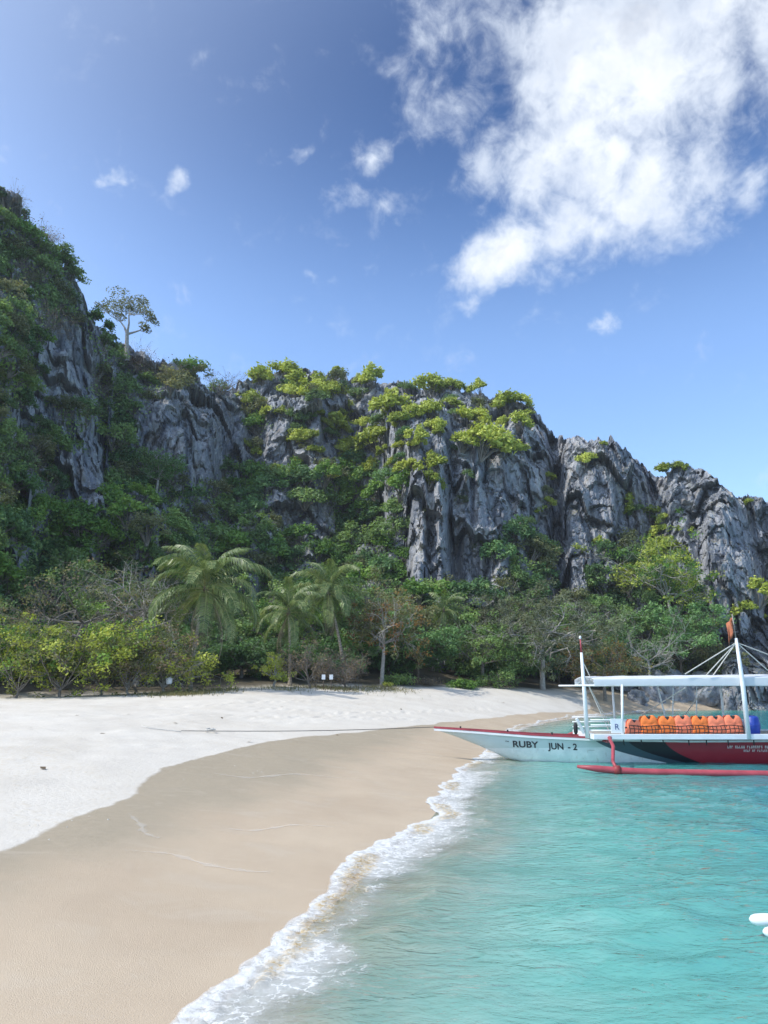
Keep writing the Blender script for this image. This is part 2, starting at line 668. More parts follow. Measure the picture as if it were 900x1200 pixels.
def sea_z(X, Y, off):
    r = np.hypot(X - 3, Y - 8)
    amp = sstep(off, 0.1, 4.0) / (1 + (r / 70.0) ** 2)
    wx, wy = X * 0.8 + Y * 0.35, Y * 0.95 - X * 0.3
    wav = 0.060 * fbm(wx * 0.36, wy * 0.62, 0.2, 2, 11) + 0.036 * (ridged(wx * 0.8, wy * 1.5, 0.9, 2, 13) - 0.3) + 0.018 * fbm(wx * 2.4, wy * 4.0, 0.4, 2, 15)
    # low swell turning over just off the sand
    sw = np.exp(-((off - 0.9 - 0.35 * fbm(X * .5, Y * .5, 0, 2, 21)) / 0.35) ** 2) * 0.06 * (r < 200)
    return amp * wav + sw * (0.6 + 0.5 * fbm(X * 1.2, Y * 1.2, 0, 2, 23))


Z = sea_z(X, Y, off)
m, N = new_mat('sea_water')
geo = N.n('ShaderNodeNewGeometry').outputs['Position']
dep = attr(N, 'depth')
mp = N.n('ShaderNodeMapping')
mp.inputs['Rotation'].default_value = (0, 0, -0.38)
mp.inputs['Scale'].default_value = (0.75, 1.35, 1)
N.l(geo, mp.inputs[0])
wA = N.noise(mp.outputs[0], 0.55, 4, 0.55, 0.8)
wB = N.noise(mp.outputs[0], 2.6, 4, 0.6, 1.0)
wC = N.noise(mp.outputs[0], 9.0, 3, 0.55, 0.4)
dv = N.math('ADD', N.math('MULTIPLY', dep, 0.44), N.math('ADD', N.math('MULTIPLY_ADD', wA, 0.42, -0.21), N.math('MULTIPLY_ADD', wB, 0.26, -0.13)), clamp=True)
body = N.ramp(dv, [(0.0, (0.50, 0.54, 0.45)), (0.05, (0.42, 0.54, 0.455)), (0.15, (0.28, 0.50, 0.43)), (0.36, (0.14, 0.40, 0.34)), (0.70, (0.075, 0.325, 0.295)), (1.0, (0.035, 0.24, 0.27))])
opac = N.math('MULTIPLY_ADD', N.sstep(dep, 0.0, 0.7), 0.56, 0.38, clamp=True)
nrm = bump(N, N.math('ADD', wB, N.math('MULTIPLY', wC, 0.55)), 0.34, 0.14)
df = N.n('ShaderNodeBsdfDiffuse')
N.l(body, df.inputs['Color'])
tr = N.n('ShaderNodeBsdfTransparent')
tr.inputs['Color'].default_value = (0.86, 0.97, 0.94, 1)
mx = N.n('ShaderNodeMixShader')
N.l(opac, mx.inputs[0])
N.l(tr.outputs[0], mx.inputs[1])
N.l(df.outputs[0], mx.inputs[2])
gl = N.n('ShaderNodeBsdfGlossy')
gl.inputs['Roughness'].default_value = 0.06
N.l(nrm, gl.inputs['Normal'])
fr = N.n('ShaderNodeFresnel')
fr.inputs['IOR'].default_value = 1.33
N.l(nrm, fr.inputs['Normal'])
mx2 = N.n('ShaderNodeMixShader')
N.l(fr.outputs[0], mx2.inputs[0])
N.l(mx.outputs[0], mx2.inputs[1])
N.l(gl.outputs[0], mx2.inputs[2])
finish(N, mx2.outputs[0])
sea_me = np_mesh('sea', np.stack([X, Y, Z], 1), grid_faces(len(sx), len(sy)), [MATS['sea_water']], True, {'depth': np.maximum(-sz, 0)})
tag(link('sea', sea_me), 'clear turquoise sea lapping at the white beach', 'sea', kind='structure')

# ------------------------------------------------------------------ foam along the water's edge
seg = np.diff(SHORE, axis=0)
seglen = np.hypot(seg[:, 0], seg[:, 1])
cum = np.concatenate([[0], np.cumsum(seglen)])


def shore_at(s):
    x, y = np.interp(s, cum, SHORE[:, 0]), np.interp(s, cum, SHORE[:, 1])
    e = 0.25
    tx = np.interp(s + e, cum, SHORE[:, 0]) - np.interp(s - e, cum, SHORE[:, 0])
    ty = np.interp(s + e, cum, SHORE[:, 1]) - np.interp(s - e, cum, SHORE[:, 1])
    L = np.hypot(tx, ty)
    return x, y, tx / L, ty / L


m, N = new_mat('foam')
geo = N.n('ShaderNodeNewGeometry').outputs['Position']
msk = attr(N, 'mask')
swept = attr(N, 'sandy')
vo = N.n('ShaderNodeTexVoronoi', feature='DISTANCE_TO_EDGE')
vo.inputs['Scale'].default_value = 5.0
wob = N.vmath('ADD', geo, N.vmath('SCALE', N.noise(geo, 4.0, 4, 0.6, 0, 'Color'), scale=0.45))
N.l(wob, vo.inputs['Vector'])
lace = N.sstep(vo.outputs['Distance'], 0.12, 0.0)
nz = N.noise(geo, 3.2, 6, 0.68, 0.8)
nf = N.noise(geo, 16.0, 5, 0.7, 0.5)
den = N.math('ADD', msk, N.math('ADD', N.math('MULTIPLY_ADD', nz, 2.0, -1.05), N.math('MULTIPLY_ADD', lace, 0.42, -0.16)))
den = N.math('ADD', den, N.math('MULTIPLY_ADD', nf, 0.9, -0.45))
al = N.math('MULTIPLY', N.sstep(den, 0.26, 1.0), 0.9)
al = N.math('MAXIMUM', al, N.math('MULTIPLY', N.sstep(N.math('ADD', msk, N.math('MULTIPLY_ADD', nz, 0.8, -0.4)), 0.0, 0.9), 0.62))
st = N.math('MULTIPLY', N.sstep(N.math('ADD', swept, N.math('MULTIPLY_ADD', nz, 1.6, -0.8)), 0.30, 0.75), N.sstep(nf, 0.36, 0.60))
fc = N.mixc(st, N.mixc(N.sstep(nf, .3, .7), (0.62, 0.61, 0.57), (0.76, 0.76, 0.74)), (0.56, 0.44, 0.26))
fc = N.mixc(N.math('MULTIPLY', N.math('MULTIPLY', st, N.sstep(nf, 0.55, 0.66)), 0.7), fc, (0.33, 0.22, 0.09))
nrm = bump(N, N.math('ADD', nf, nz), 0.5, 0.03)
p = principled(N, fc, 0.6, 0.3, nrm)
tr = N.n('ShaderNodeBsdfTransparent')
mx = N.n('ShaderNodeMixShader')
N.l(al, mx.inputs[0])
N.l(tr.outputs[0], mx.inputs[1])
N.l(p.outputs[0], mx.inputs[2])
finish(N, mx.outputs[0])


def foam_strip(s0, s1, ns, wid, inl, seed, name, label, amt):
    s = np.linspace(0, 1, ns) ** 1.6 * (s1 - s0) + s0
    t = np.linspace(-wid, inl, 64)
    S, T = np.meshgrid(s, t, indexing='ij')
    S, T = S.ravel(), T.ravel()
    x, y, tx, ty = shore_at(S)
    edge = 0.55 * fbm(S * 0.33, 0.0, 0.5, 4, seed) + 0.12 * fbm(S * 2.0, 0, 0.5, 3, seed + 2)
    T2 = T + edge * sstep(T, -wid, 0)
    fx, fy = x - ty * T2, y + tx * T2
    g, dd_, _ = ground(fx, fy, False)
    w = wid * (0.70 + 0.7 * fbm(S * 0.35, 0, 0.1, 3, seed + 5))
    lip = sstep(T, inl, inl - 0.07) * sstep(-T, w, w * 0.1)
    ridge = np.exp(-((T - inl + 0.28) / 0.20) ** 2)
    bub = np.abs(fbm(fx * 7, fy * 7, 0, 4, seed + 8))
    body_ = np.maximum(g, sea_z(fx, fy, np.maximum(-dd_, 0)))
    zz = body_ + 0.008 + lip * (0.020 * bub + 0.016 * ridge * sstep(bub, 0, .3))
    patch = sstep(fbm(S * 0.45, T * 0.5, 0.3, 3, seed + 12), -0.35, 0.35)
    mask = lip * (0.22 + 0.85 * np.exp(-((T - inl + 0.10) / 0.16) ** 2) + (0.28 + 0.55 * patch) * np.exp(-((T - inl + 0.50) / 0.42) ** 2) + 0.45 * patch * np.exp(-((T + 0.85) / 0.40) ** 2)) + (amt - 1) - 0.10 - 0.10 * sstep(-S, -s0 - 9, -s0)
    mask = np.where(lip <= 0.001, -2, mask)
    sandy = np.exp(-((T - inl + 0.32) / 0.20) ** 2) * sstep(fbm(S * 0.55, 0, 0.9, 2, seed + 9), -0.35, 0.25)
    me = np_mesh(name, np.stack([fx, fy, zz], 1), grid_faces(ns, 64), [MATS['foam']], True, {'mask': mask, 'sandy': sandy})
    tag(link(name, me), label, 'foam', kind='stuff')


def s_of(px, py):
    p = at_z(px, py, 0)
    return float(cum[np.argmin(np.hypot(SHORE[:, 0] - p.x, SHORE[:, 1] - p.y))])


s_a, s_b, s_c = s_of(150, 1290), s_of(578, 872), s_of(800, 833)
foam_strip(s_a - 4, s_b, 1000, 2.0, 0.35, 40, 'surf_foam', 'white broken surf foam with churned tan sand beside the boat bow', 1.0)
foam_strip(s_b + 1, s_c, 500, 1.6, 0.5, 60, 'surf_foam', 'thin white surf line in the cove behind the boat', 0.95)

# thin dried lines of foam and shell grit left on the damp sand by earlier waves
m, N = new_mat('swash_line')
geo = N.n('ShaderNodeNewGeometry').outputs['Position']
nf = N.noise(geo, 14.0, 5, 0.7, 0.5)
al = N.math('MULTIPLY', N.sstep(N.math('ADD', attr(N, 'mask'), N.math('MULTIPLY_ADD', nf, 1.6, -0.95)), 0.2, 0.7), 0.26)
p = principled(N, (0.74, 0.70, 0.63), 0.8, 0.2)
tr = N.n('ShaderNodeBsdfTransparent')
mx = N.n('ShaderNodeMixShader')
N.l(al, mx.inputs[0])
N.l(tr.outputs[0], mx.inputs[1])
N.l(p.outputs[0], mx.inputs[2])
finish(N, mx.outputs[0])
old_lines = [([(145, 998), (180, 999), (205, 1004), (235, 1013), (270, 1019), (300, 1024), (330, 1024)], .05),
             ([(150, 955), (162, 968), (168, 978), (190, 985)], .05),
             ([(255, 970), (300, 975), (345, 968), (400, 970)], .04),
             ([(240, 905), (290, 912), (350, 908), (420, 915)], .06)]
for k, (pl, wd) in enumerate(old_lines):
    q = _resample([(v_.x, v_.y) for v_ in (on_ground(*c_) for c_ in pl)], .05)
    tt = np.linspace(0, len(q) - 1, 160)
    qx, qy = np.interp(tt, np.arange(len(q)), q[:, 0]), np.interp(tt, np.arange(len(q)), q[:, 1])
    qx = qx + .10 * fbm(tt * .12, 0, k * 3.1, 3, 31)
    nx_, ny_ = -np.gradient(qy), np.gradient(qx)
    L_ = np.hypot(nx_, ny_) + 1e-9
    V_ = []
    M_ = []
    for i in range(160):
        for j in range(5):
            u = (j - 2) * wd * (1 + .6 * math.sin(i * .23 + k))
            V_.append((qx[i] + nx_[i] / L_[i] * u, qy[i] + ny_[i] / L_[i] * u, 0))
            M_.append((1 - abs(j - 2) / 2) * math.sin(math.pi * i / 159) ** .4)
    V_ = np.array(V_)
    V_[:, 2] = ground(V_[:, 0], V_[:, 1])[0] + .009
    o = link('swash_line', np_mesh('swash_line', V_, grid_faces(160, 5), [MATS['swash_line']], True, {'mask': np.array(M_)}))
    tag(o, 'thin dried line of foam and grit left on the damp sand', 'foam', kind='stuff')

# ------------------------------------------------------------------ limestone cliff
ridge_px = [(-700, 520), (-450, 330), (-250, 230), (-100, 210), (0, 240), (30, 264), (60, 292), (85, 322), (98, 352), (112, 388), (140, 408), (170, 428), (200, 440), (230, 446),
            (265, 450), (285, 440), (310, 434), (340, 426), (370, 428), (400, 432), (440, 443), (480, 450), (520, 453), (560, 462), (600, 468),
            (625, 482), (640, 500), (650, 514), (680, 513), (705, 519), (735, 524), (752, 537), (764, 560), (776, 562), (792, 553), (822, 543),
            (845, 556), (862, 577), (900, 583), (950, 600), (1010, 640), (1100, 700), (1250, 780), (1320, 800)]
ctl = [(-700, 34, 60), (-250, 44, 78), (0, 55, 96), (100, 59, 104), (200, 65, 116), (300, 71, 130), (400, 73, 136), (480, 75, 134), (560, 78, 130), (640, 84, 124), (700, 91, 124),
       (780, 98, 126), (860, 100, 122), (950, 102, 124), (1320, 112, 130)]     # pixel column, foot distance, ridge distance
NU, NV, NB = 940, 330, 30
pxs = np.interp(np.linspace(0, 1, NU), [0, 0.09, 0.88, 1.0], [-700, -40, 940, 1320])
ry = np.interp(pxs, [a for a, b in ridge_px], [b for a, b in ridge_px])
az, el = np.zeros(NU), np.zeros(NU)
for i in range(NU):
    d = ray(pxs[i], ry[i])
    az[i] = math.atan2(d.x, d.y)
    el[i] = math.atan2(d.z, math.hypot(d.x, d.y))
Df = np.interp(pxs, [c[0] for c in ctl], [c[1] for c in ctl])
Dr = np.interp(pxs, [c[0] for c in ctl], [c[2] for c in ctl])
# plan: buttresses, gullies and cracks (pixel column, half width, metres outwards negative)
for c, w, o in ((30, 35, -3), (95, 22, -3.5), (148, 26, 5), (215, 45, -2), (300, 18, 3), (340, 16, -2), (372, 10, -2), (400, 20, 2), (455, 16, 3.5),
                (520, 48, -6), (600, 26, -1), (648, 9, 5.5), (698, 32, -8), (662, 10, -2), (764, 15, 7), (848, 44, -10), (884, 8, 3)):
    bmp = o * np.exp(-((pxs - c) / w) ** 2)
    Df += bmp
    Dr += bmp * 0.75
zr = CAM_H + Dr * np.tan(el)
zf = np.full(NU, -0.6)
v = np.linspace(0, 1, NV)
PX = np.repeat(pxs[:, None], NV, 1)
PY = 812 + (ry[:, None] - 812) * v[None, :]
# ledge density: small = sheer wall, large = shelf that recedes
dens = 0.25 + 2.6 * sstep(fbm(PX / 80.0, PY / 36.0, 0.3, 3, 71), 0.05, 0.4) + 1.6 * sstep(fbm(PX / 30.0, PY / 14.0, 0.8, 2, 77), 0.15, 0.5)
for cx, cy, rx, rY, k in ((222, 505, 62, 52, .12), (75, 420, 34, 40, .2), (100, 548, 26, 50, .2), (545, 625, 80, 68, .10), (690, 590, 45, 70, .25), (830, 640, 60, 90, .22),
                          (340, 520, 50, 40, .3), (340, 610, 30, 34, .2), (90, 345, 12, 30, .2), (480, 620, 20, 70, .2)):
    mm = np.exp(-(((PX - cx) / rx) ** 4 + ((PY - cy) / rY) ** 4))
    mm = mm * 0.72
    dens = dens * (1 - mm) + k * mm
dens = dens + 1.2 * sstep(v[None, :], 0.80, 1.0) * sstep(PX, 720, 560) + 0.35 * sstep(v[None, :], 0.9, 1.0)
S = np.cumsum(dens, 1)
S = (S - S[:, :1]) / (S[:, -1:] - S[:, :1])
D = Df[:, None] + (Dr - Df)[:, None] * S
tf = (zf - CAM_H) / Df
tr_ = np.tan(el)
zz = CAM_H + D * (tf[:, None] + (tr_ - tf)[:, None] * v[None, :])
# far side of the ridge, falling away
vb = np.linspace(0, 1, NB + 1)[1:]
Db = Dr[:, None] + 60 * vb[None, :] ** 1.2
zb = zr[:, None] * (1 - 0.10 * vb[None, :] - 0.9 * vb[None, :] ** 2.0)
D = np.concatenate([D, Db], 1)
zz = np.concatenate([zz, zb], 1)
front = np.concatenate([np.ones((NU, NV)), np.repeat((1 - vb)[None, :] ** 2, NU, 0)], 1)
vv = np.concatenate([np.repeat(v[None, :], NU, 0), np.ones((NU, NB))], 1)
X = np.sin(az)[:, None] * D
Y = np.cos(az)[:, None] * D
# karst relief: fractured blocks set back and tilted against each other, with ribs and solution flutes
def blocks(x, y, z, seed, tilt):
    """offset of the block each point lies in, tilted like a slab, and how near its joint is"""
    ix, iy, iz = (np.floor(q).astype(np.int32) for q in (x, y, z))
    d1 = np.full(x.shape, 9.0, np.float32)
    d2 = np.full(x.shape, 9.0, np.float32)
    off_ = np.zeros(x.shape, np.float32)
    for a_ in (-1, 0, 1):
        for b_ in (-1, 0, 1):
            for c_ in (-1, 0, 1):
                jx, jy, jz = ix + a_, iy + b_, iz + c_
                ex = x - (jx + .5 + .46 * _hash(jx, jy, jz, seed))
                ey = y - (jy + .5 + .46 * _hash(jx, jy, jz, seed + 1))
                ez = z - (jz + .5 + .46 * _hash(jx, jy, jz, seed + 2))
                q = np.sqrt(ex * ex + ey * ey + ez * ez)
                val = _hash(jx, jy, jz, seed + 3) + tilt * (_hash(jx, jy, jz, seed + 4) * ex + _hash(jx, jy, jz, seed + 5) * ey + (_hash(jx, jy, jz, seed + 6) - .35) * ez)
                near = q < d1
                d2 = np.where(near, d1, np.minimum(d2, q))
                off_ = np.where(near, val, off_)
                d1 = np.minimum(d1, q)
    return off_, np.clip((d2 - d1) / .22, 0, 1)


X, Y, zz = X.astype(np.float32), Y.astype(np.float32), zz.astype(np.float32)
wob = 0.6 * fbm(X * 0.11, Y * 0.11, zz * 0.11, 3, 90)
wo2 = 0.2 * fbm(X * 0.4, Y * 0.4, zz * 0.4, 2, 190)
big = fbm(X * 0.08, Y * 0.08, zz * 0.07, 3, 91)
b1, j1 = blocks((X + wob) * 0.13, (Y + wob) * 0.13, (zz + wob) * 0.10, 5, 1.4)
b2, j2 = blocks((X + wob + wo2) * 0.36, (Y + wob - wo2) * 0.36, (zz + wob) * 0.25, 15, 1.5)
b3, j3 = blocks((X + wo2) * 0.95, (Y - wo2) * 0.95, (zz + wo2) * 0.66, 25, 1.5)
flu = ridged((X + wob) * 0.75, (Y + wob) * 0.75, zz * 0.06, 3, 95)
fin = ridged(X * 1.5, Y * 1.5, zz * 1.0, 3, 97)
PXf = np.repeat(pxs[:, None], NV + NB, 1)
right = sstep(PXf, 600, 680)                      # the pillars by the sea are the most fluted
foot_f = sstep(vv, 0.0, 0.06)
out = (3.0 * big + 2.2 * b1 + 0.85 * b2 + 0.28 * b3 + 0.7 * (j1 - .8) + 0.35 * (j2 - .7) + 0.14 * (j3 - .7)
       + (0.35 + 0.65 * right) * (flu - 0.35) + 0.26 * (fin - 0.4)) * front * (0.35 + 0.65 * foot_f)
X2 = X - np.sin(az)[:, None] * out
Y2 = Y - np.cos(az)[:, None] * out
# pinnacles along the crest
cr = sstep(vv, 0.86, 1.0) * front
spike = ridged(X * 0.42, Y * 0.16, 0.5, 3, 101)
zz2 = zz + cr * (1.0 * (spike - 0.5) + 0.4 * (ridged(X * 1.3, Y * 0.5, 0.2, 2, 103) - 0.5)) + 0.25 * (fin - 0.4) * front * foot_f
cave = np.exp(-(((PX - 80) / 45.0) ** 4 + ((PY - 705) / 22.0) ** 4)) + np.exp(-(((PX - 228) / 12.0) ** 4 + ((PY - 632) / 14.0) ** 4)) + 0.6 * np.exp(-(((PX - 400) / 8.0) ** 4 + ((PY - 600) / 12.0) ** 4))
cv = np.concatenate([cave, np.zeros((NU, NB))], 1) * 4.5
X2 += np.sin(az)[:, None] * cv
Y2 += np.cos(az)[:, None] * cv
zz2 = np.where(vv < 0.01, zf[:, None], zz2)
streak = fbm((X + wob) * 0.9, (Y + wob) * 0.9, zz * 0.03, 4, 111)

m, N = new_mat('limestone')
g_ = N.n('ShaderNodeNewGeometry')
geo = g_.outputs['Position']
st = attr(N, 'streak')
mp = N.n('ShaderNodeMapping')
mp.inputs['Scale'].default_value = (1, 1, 0.28)
N.l(geo, mp.inputs[0])
nv = N.noise(mp.outputs[0], 1.4, 6, 0.65)
nb = N.noise(geo, 0.35, 5, 0.6)
nf = N.noise(geo, 3.5, 6, 0.7)
nsm = N.noise(geo, 14.0, 4, 0.7)
f = N.math('ADD', N.math('MULTIPLY', nv, 0.55), N.math('ADD', N.math('MULTIPLY', nf, 0.35), N.math('MULTIPLY_ADD', st, 0.30, 0.05)))
c = N.ramp(f, [(0.27, (0.08, 0.09, 0.112)), (0.40, (0.175, 0.188, 0.218)), (0.55, (0.30, 0.305, 0.325)), (0.69, (0.43, 0.42, 0.415)), (0.84, (0.56, 0.53, 0.49))])
mp2 = N.n('ShaderNodeMapping')
mp2.inputs['Scale'].default_value = (1, 1, 0.07)
N.l(geo, mp2.inputs[0])
stain = N.noise(mp2.outputs[0], 0.9, 4, 0.6)                 # black algae runs down the wall
c = N.mixc(N.math('MULTIPLY', N.sstep(stain, 0.55, 0.68), 0.6), c, (0.06, 0.066, 0.08))
warm = N.sstep(nb, 0.54, 0.70)
c = N.mixc(N.math('MULTIPLY', warm, 0.45), c, (0.24, 0.19, 0.135))
c = N.mixc(N.math('MULTIPLY', N.sstep(nsm, 0.55, 0.7), 0.4), c, (0.07, 0.072, 0.078))
sp = N.n('ShaderNodeSeparateXYZ')
N.l(g_.outputs['Normal'], sp.inputs[0])
up = N.math('MULTIPLY', N.sstep(sp.outputs['Z'], 0.55, 0.85), N.sstep(nf, 0.40, 0.55))
moss = N.ramp(nf, [(0.3, (0.05, 0.06, 0.022)), (0.55, (0.11, 0.115, 0.04)), (0.75, (0.17, 0.14, 0.075))])
c = N.mixc(N.math('MULTIPLY', up, 0.8), c, moss)
nrm = bump(N, N.math('ADD', N.math('MULTIPLY', nf, 0.6), N.math('ADD', N.math('MULTIPLY', nsm, 0.25), N.math('MULTIPLY', nv, 0.5))), 0.6, 0.10)
finish(N, principled(N, c, 0.9, 0.2, nrm).outputs[0])
cliff_v = np.stack([X2.ravel(), Y2.ravel(), zz2.ravel()], 1)
cliff_f = grid_faces(NU, NV + NB)
cliff_me = np_mesh('limestone_cliff', cliff_v, cliff_f, [MATS['limestone']], False, {'streak': streak.ravel()})
cliff = tag(link('limestone_cliff', cliff_me), 'jagged grey limestone karst cliff behind the beach', 'cliff', kind='structure')
BVH = BVHTree.FromPolygons([tuple(p) for p in cliff_v.tolist()], [tuple(q) for q in cliff_f.tolist()])
EYE = Vector((0, 0, CAM_H))


def cliff_hit(px, py):
    loc, nrm, idx, dist = BVH.ray_cast(EYE, ray(px, py), 400)
    if loc is None:
        return None, None
    if nrm.dot(ray(px, py)) > 0:
        nrm = -nrm
    return loc, nrm

# ------------------------------------------------------------------ foliage builders
leaf_mat('leaf_dark', (0.065, 0.125, 0.048), (0.13, 0.25, 0.085), (0.21, 0.36, 0.12), 0.32)
leaf_mat('leaf_mid', (0.10, 0.165, 0.055), (0.19, 0.30, 0.09), (0.30, 0.42, 0.13), 0.32)
leaf_mat('leaf_bright', (0.055, 0.127, 0.022), (0.16, 0.30, 0.05), (0.29, 0.43, 0.08), 0.3)
leaf_mat('leaf_yellow', (0.19, 0.24, 0.035), (0.38, 0.44, 0.06), (0.56, 0.60, 0.12), 0.25)
leaf_mat('leaf_olive', (0.081, 0.101, 0.041), (0.176, 0.196, 0.081), (0.284, 0.284, 0.135), 0.35)
leaf_mat('leaf_dry', (0.117, 0.085, 0.052), (0.221, 0.163, 0.104), (0.325, 0.260, 0.169), 0.3)
leaf_mat('leaf_rust', (0.150, 0.075, 0.031), (0.300, 0.156, 0.056), (0.275, 0.250, 0.075), 0.4)
leaf_mat('leaf_greygreen', (0.088, 0.106, 0.062), (0.175, 0.200, 0.106), (0.275, 0.288, 0.163), 0.35)
leaf_mat('palm_leaf', (0.07, 0.115, 0.04), (0.16, 0.225, 0.075), (0.31, 0.34, 0.14), 0.25, 0.4, 0.3)
leaf_mat('palm_dead', (0.156, 0.126, 0.084), (0.264, 0.222, 0.150), (0.384, 0.336, 0.240), 0.2, 0.7, 0.3)
leaf_mat('dry_grass', (0.100, 0.100, 0.040), (0.200, 0.190, 0.080), (0.320, 0.290, 0.140), 0.3)
simple_mat('bark_grey', (0.20, 0.18, 0.155), 0.9, 0.4, 5.0, 0.1, 0.5)
simple_mat('bark_pale', (0.36, 0.335, 0.30), 0.9, 0.3, 5.0, 0.1, 0.4)
simple_mat('bark_brown', (0.13, 0.10, 0.075), 0.9, 0.4, 6.0, 0.1, 0.5)


def leaf_quads(cent, nrm, size, rng, aspect=0.55, jit=0.7):
    """diamond leaves: centres (n,3), preferred normals (n,3), sizes (n,)"""
    n = len(cent)
    nr = nrm + rng.normal(0, jit, (n, 3))
    nr /= np.linalg.norm(nr, axis=1, keepdims=True) + 1e-9
    a = rng.normal(0, 1, (n, 3))
    a -= nr * (a * nr).sum(1, keepdims=True)
    a /= np.linalg.norm(a, axis=1, keepdims=True) + 1e-9
    b = np.cross(nr, a)
    L = size[:, None] * 0.5
    droop = nr * (size[:, None] * 0.10)
    v = np.stack([cent - a * L, cent + b * L * aspect - droop, cent + a * L, cent - b * L * aspect - droop], 1)
    f = np.arange(n * 4).reshape(n, 4)
    return v.reshape(-1, 3), f


def blob_cloud(blobs, n, rng, leaf, shell=2.2, squash=1.0):
    """leaves through the volume of several blobs, denser to their surface; tone by blob and leaf"""
    bl = np.array(blobs)
    w = bl[:, 3] ** 2
    idx = rng.choice(len(bl), n, p=w / w.sum())
    d = rng.normal(0, 1, (n, 3))
    d /= np.linalg.norm(d, axis=1, keepdims=True)
    low = d[:, 2] < -0.35
    d[low, 2] *= 0.4
    rr = rng.random(n) ** (1 / shell) * (1 + 0.12 * rng.normal(0, 1, n))
    c = bl[idx, :3] + d * (bl[idx, 3] * rr)[:, None] * np.array([1, 1, squash])
    nr = d * 0.7 + np.array([0, 0, 0.75])
    v, f = leaf_quads(c, nr, leaf * rng.uniform(0.55, 1.35, n), rng)
    bt = rng.random(len(bl))
    tone = np.clip(0.55 * bt[idx] + 0.45 * rng.random(n), 0, 1)
    return v, f, np.repeat(tone, 4)


def shrub_mesh(name, mat, seed, n=1300, leaf=0.13, spread=1.0, tall=0.8, stems=True, bark='bark_grey', nb=16):
    """a bush of about unit radius standing on z = 0: leaf clumps over a few woody stems"""
    rng = np.random.default_rng(seed)
    blobs = []
    for k in range(nb):
        a = rng.uniform(0, 2 * math.pi)
        r = math.sqrt(rng.random()) * 0.78 * spread
        h = tall * (0.25 + 0.95 * (1 - (r / spread) ** 2) * rng.uniform(0.5, 1.05))
        blobs.append((r * math.cos(a), r * math.sin(a), h, rng.uniform(0.20, 0.40)))
    v, f, t = blob_cloud(blobs, n, rng, leaf)
    mats = [MATS[mat]]
    midx = np.zeros(len(f), int)
    faces = f
    if stems:
        mb = MB()
        for (x, y, z, r) in blobs[:9]:
            mb.tube([(0.05 * x, 0.05 * y, -0.25), (0.45 * x + 0.04, 0.45 * y, 0.45 * z), (x, y, z)], [0.035, 0.022, 0.008], 4, False)
        b = len(v)
        v = np.concatenate([v, np.array(mb.v)])
        f2 = np.array([[b + i for i in q] for q in mb.f])
        faces = np.concatenate([f, f2])
        midx = np.concatenate([midx, np.ones(len(f2), int)])
        t = np.concatenate([t, np.full(len(mb.v), 0.5)])
        mats.append(MATS[bark])
    return np_mesh(name, v, faces, mats, False, {'tone': t}, midx)


def twig_mesh(name, seed, bark='bark_grey', leafmat='leaf_dry', n=500, tall=1.0):
    """a dry, mostly bare bush: a fan of fine twigs with few leaves"""
    rng = np.random.default_rng(seed)
    mb = MB()
    tips = []
    for k in range(11):
        a = rng.uniform(0, 2 * math.pi)
        d = np.array([math.cos(a) * .7, math.sin(a) * .7, rng.uniform(.5, 1.2)])
        p = np.zeros(3)
        for s in range(3):
            q = p + d * 0.30 * tall
            mb.tube([p, q], [0.030 - .009 * s, 0.022 - .007 * s], 4, False)
            for j in range(3):
                e = d + rng.normal(0, 0.6, 3)
                e2 = q + e * 0.30
                mb.tube([q, e2], [0.012, 0.005], 3, False)
                tips.append(e2)
                for jj in range(2):
                    e3 = e2 + (e + rng.normal(0, 0.7, 3)) * 0.18
                    mb.tube([e2, e3], [0.006, 0.003], 3, False)
                    tips.append(e3)
            d = d + rng.normal(0, 0.25, 3)
            p = q
    tips = np.array(tips)
    c = tips[rng.integers(0, len(tips), n)] + rng.normal(0, 0.09, (n, 3))
    v, f = leaf_quads(c, np.tile([0, 0, 1.0], (n, 1)), 0.085 * rng.uniform(.5, 1.3, n), rng)
    t = np.repeat(rng.random(n), 4)
    # split: leaf quads first, then twigs (quads)
    b = len(v)
    v = np.concatenate([v, np.array(mb.v)])
    f2 = np.array([[b + i for i in q] for q in mb.f])
    return np_mesh(name, v, np.concatenate([f, f2]), [MATS[leafmat], MATS[bark]], False,
                   {'tone': np.concatenate([t, np.full(len(mb.v), .5)])}, np.concatenate([np.zeros(len(f), int), np.ones(len(f2), int)]))


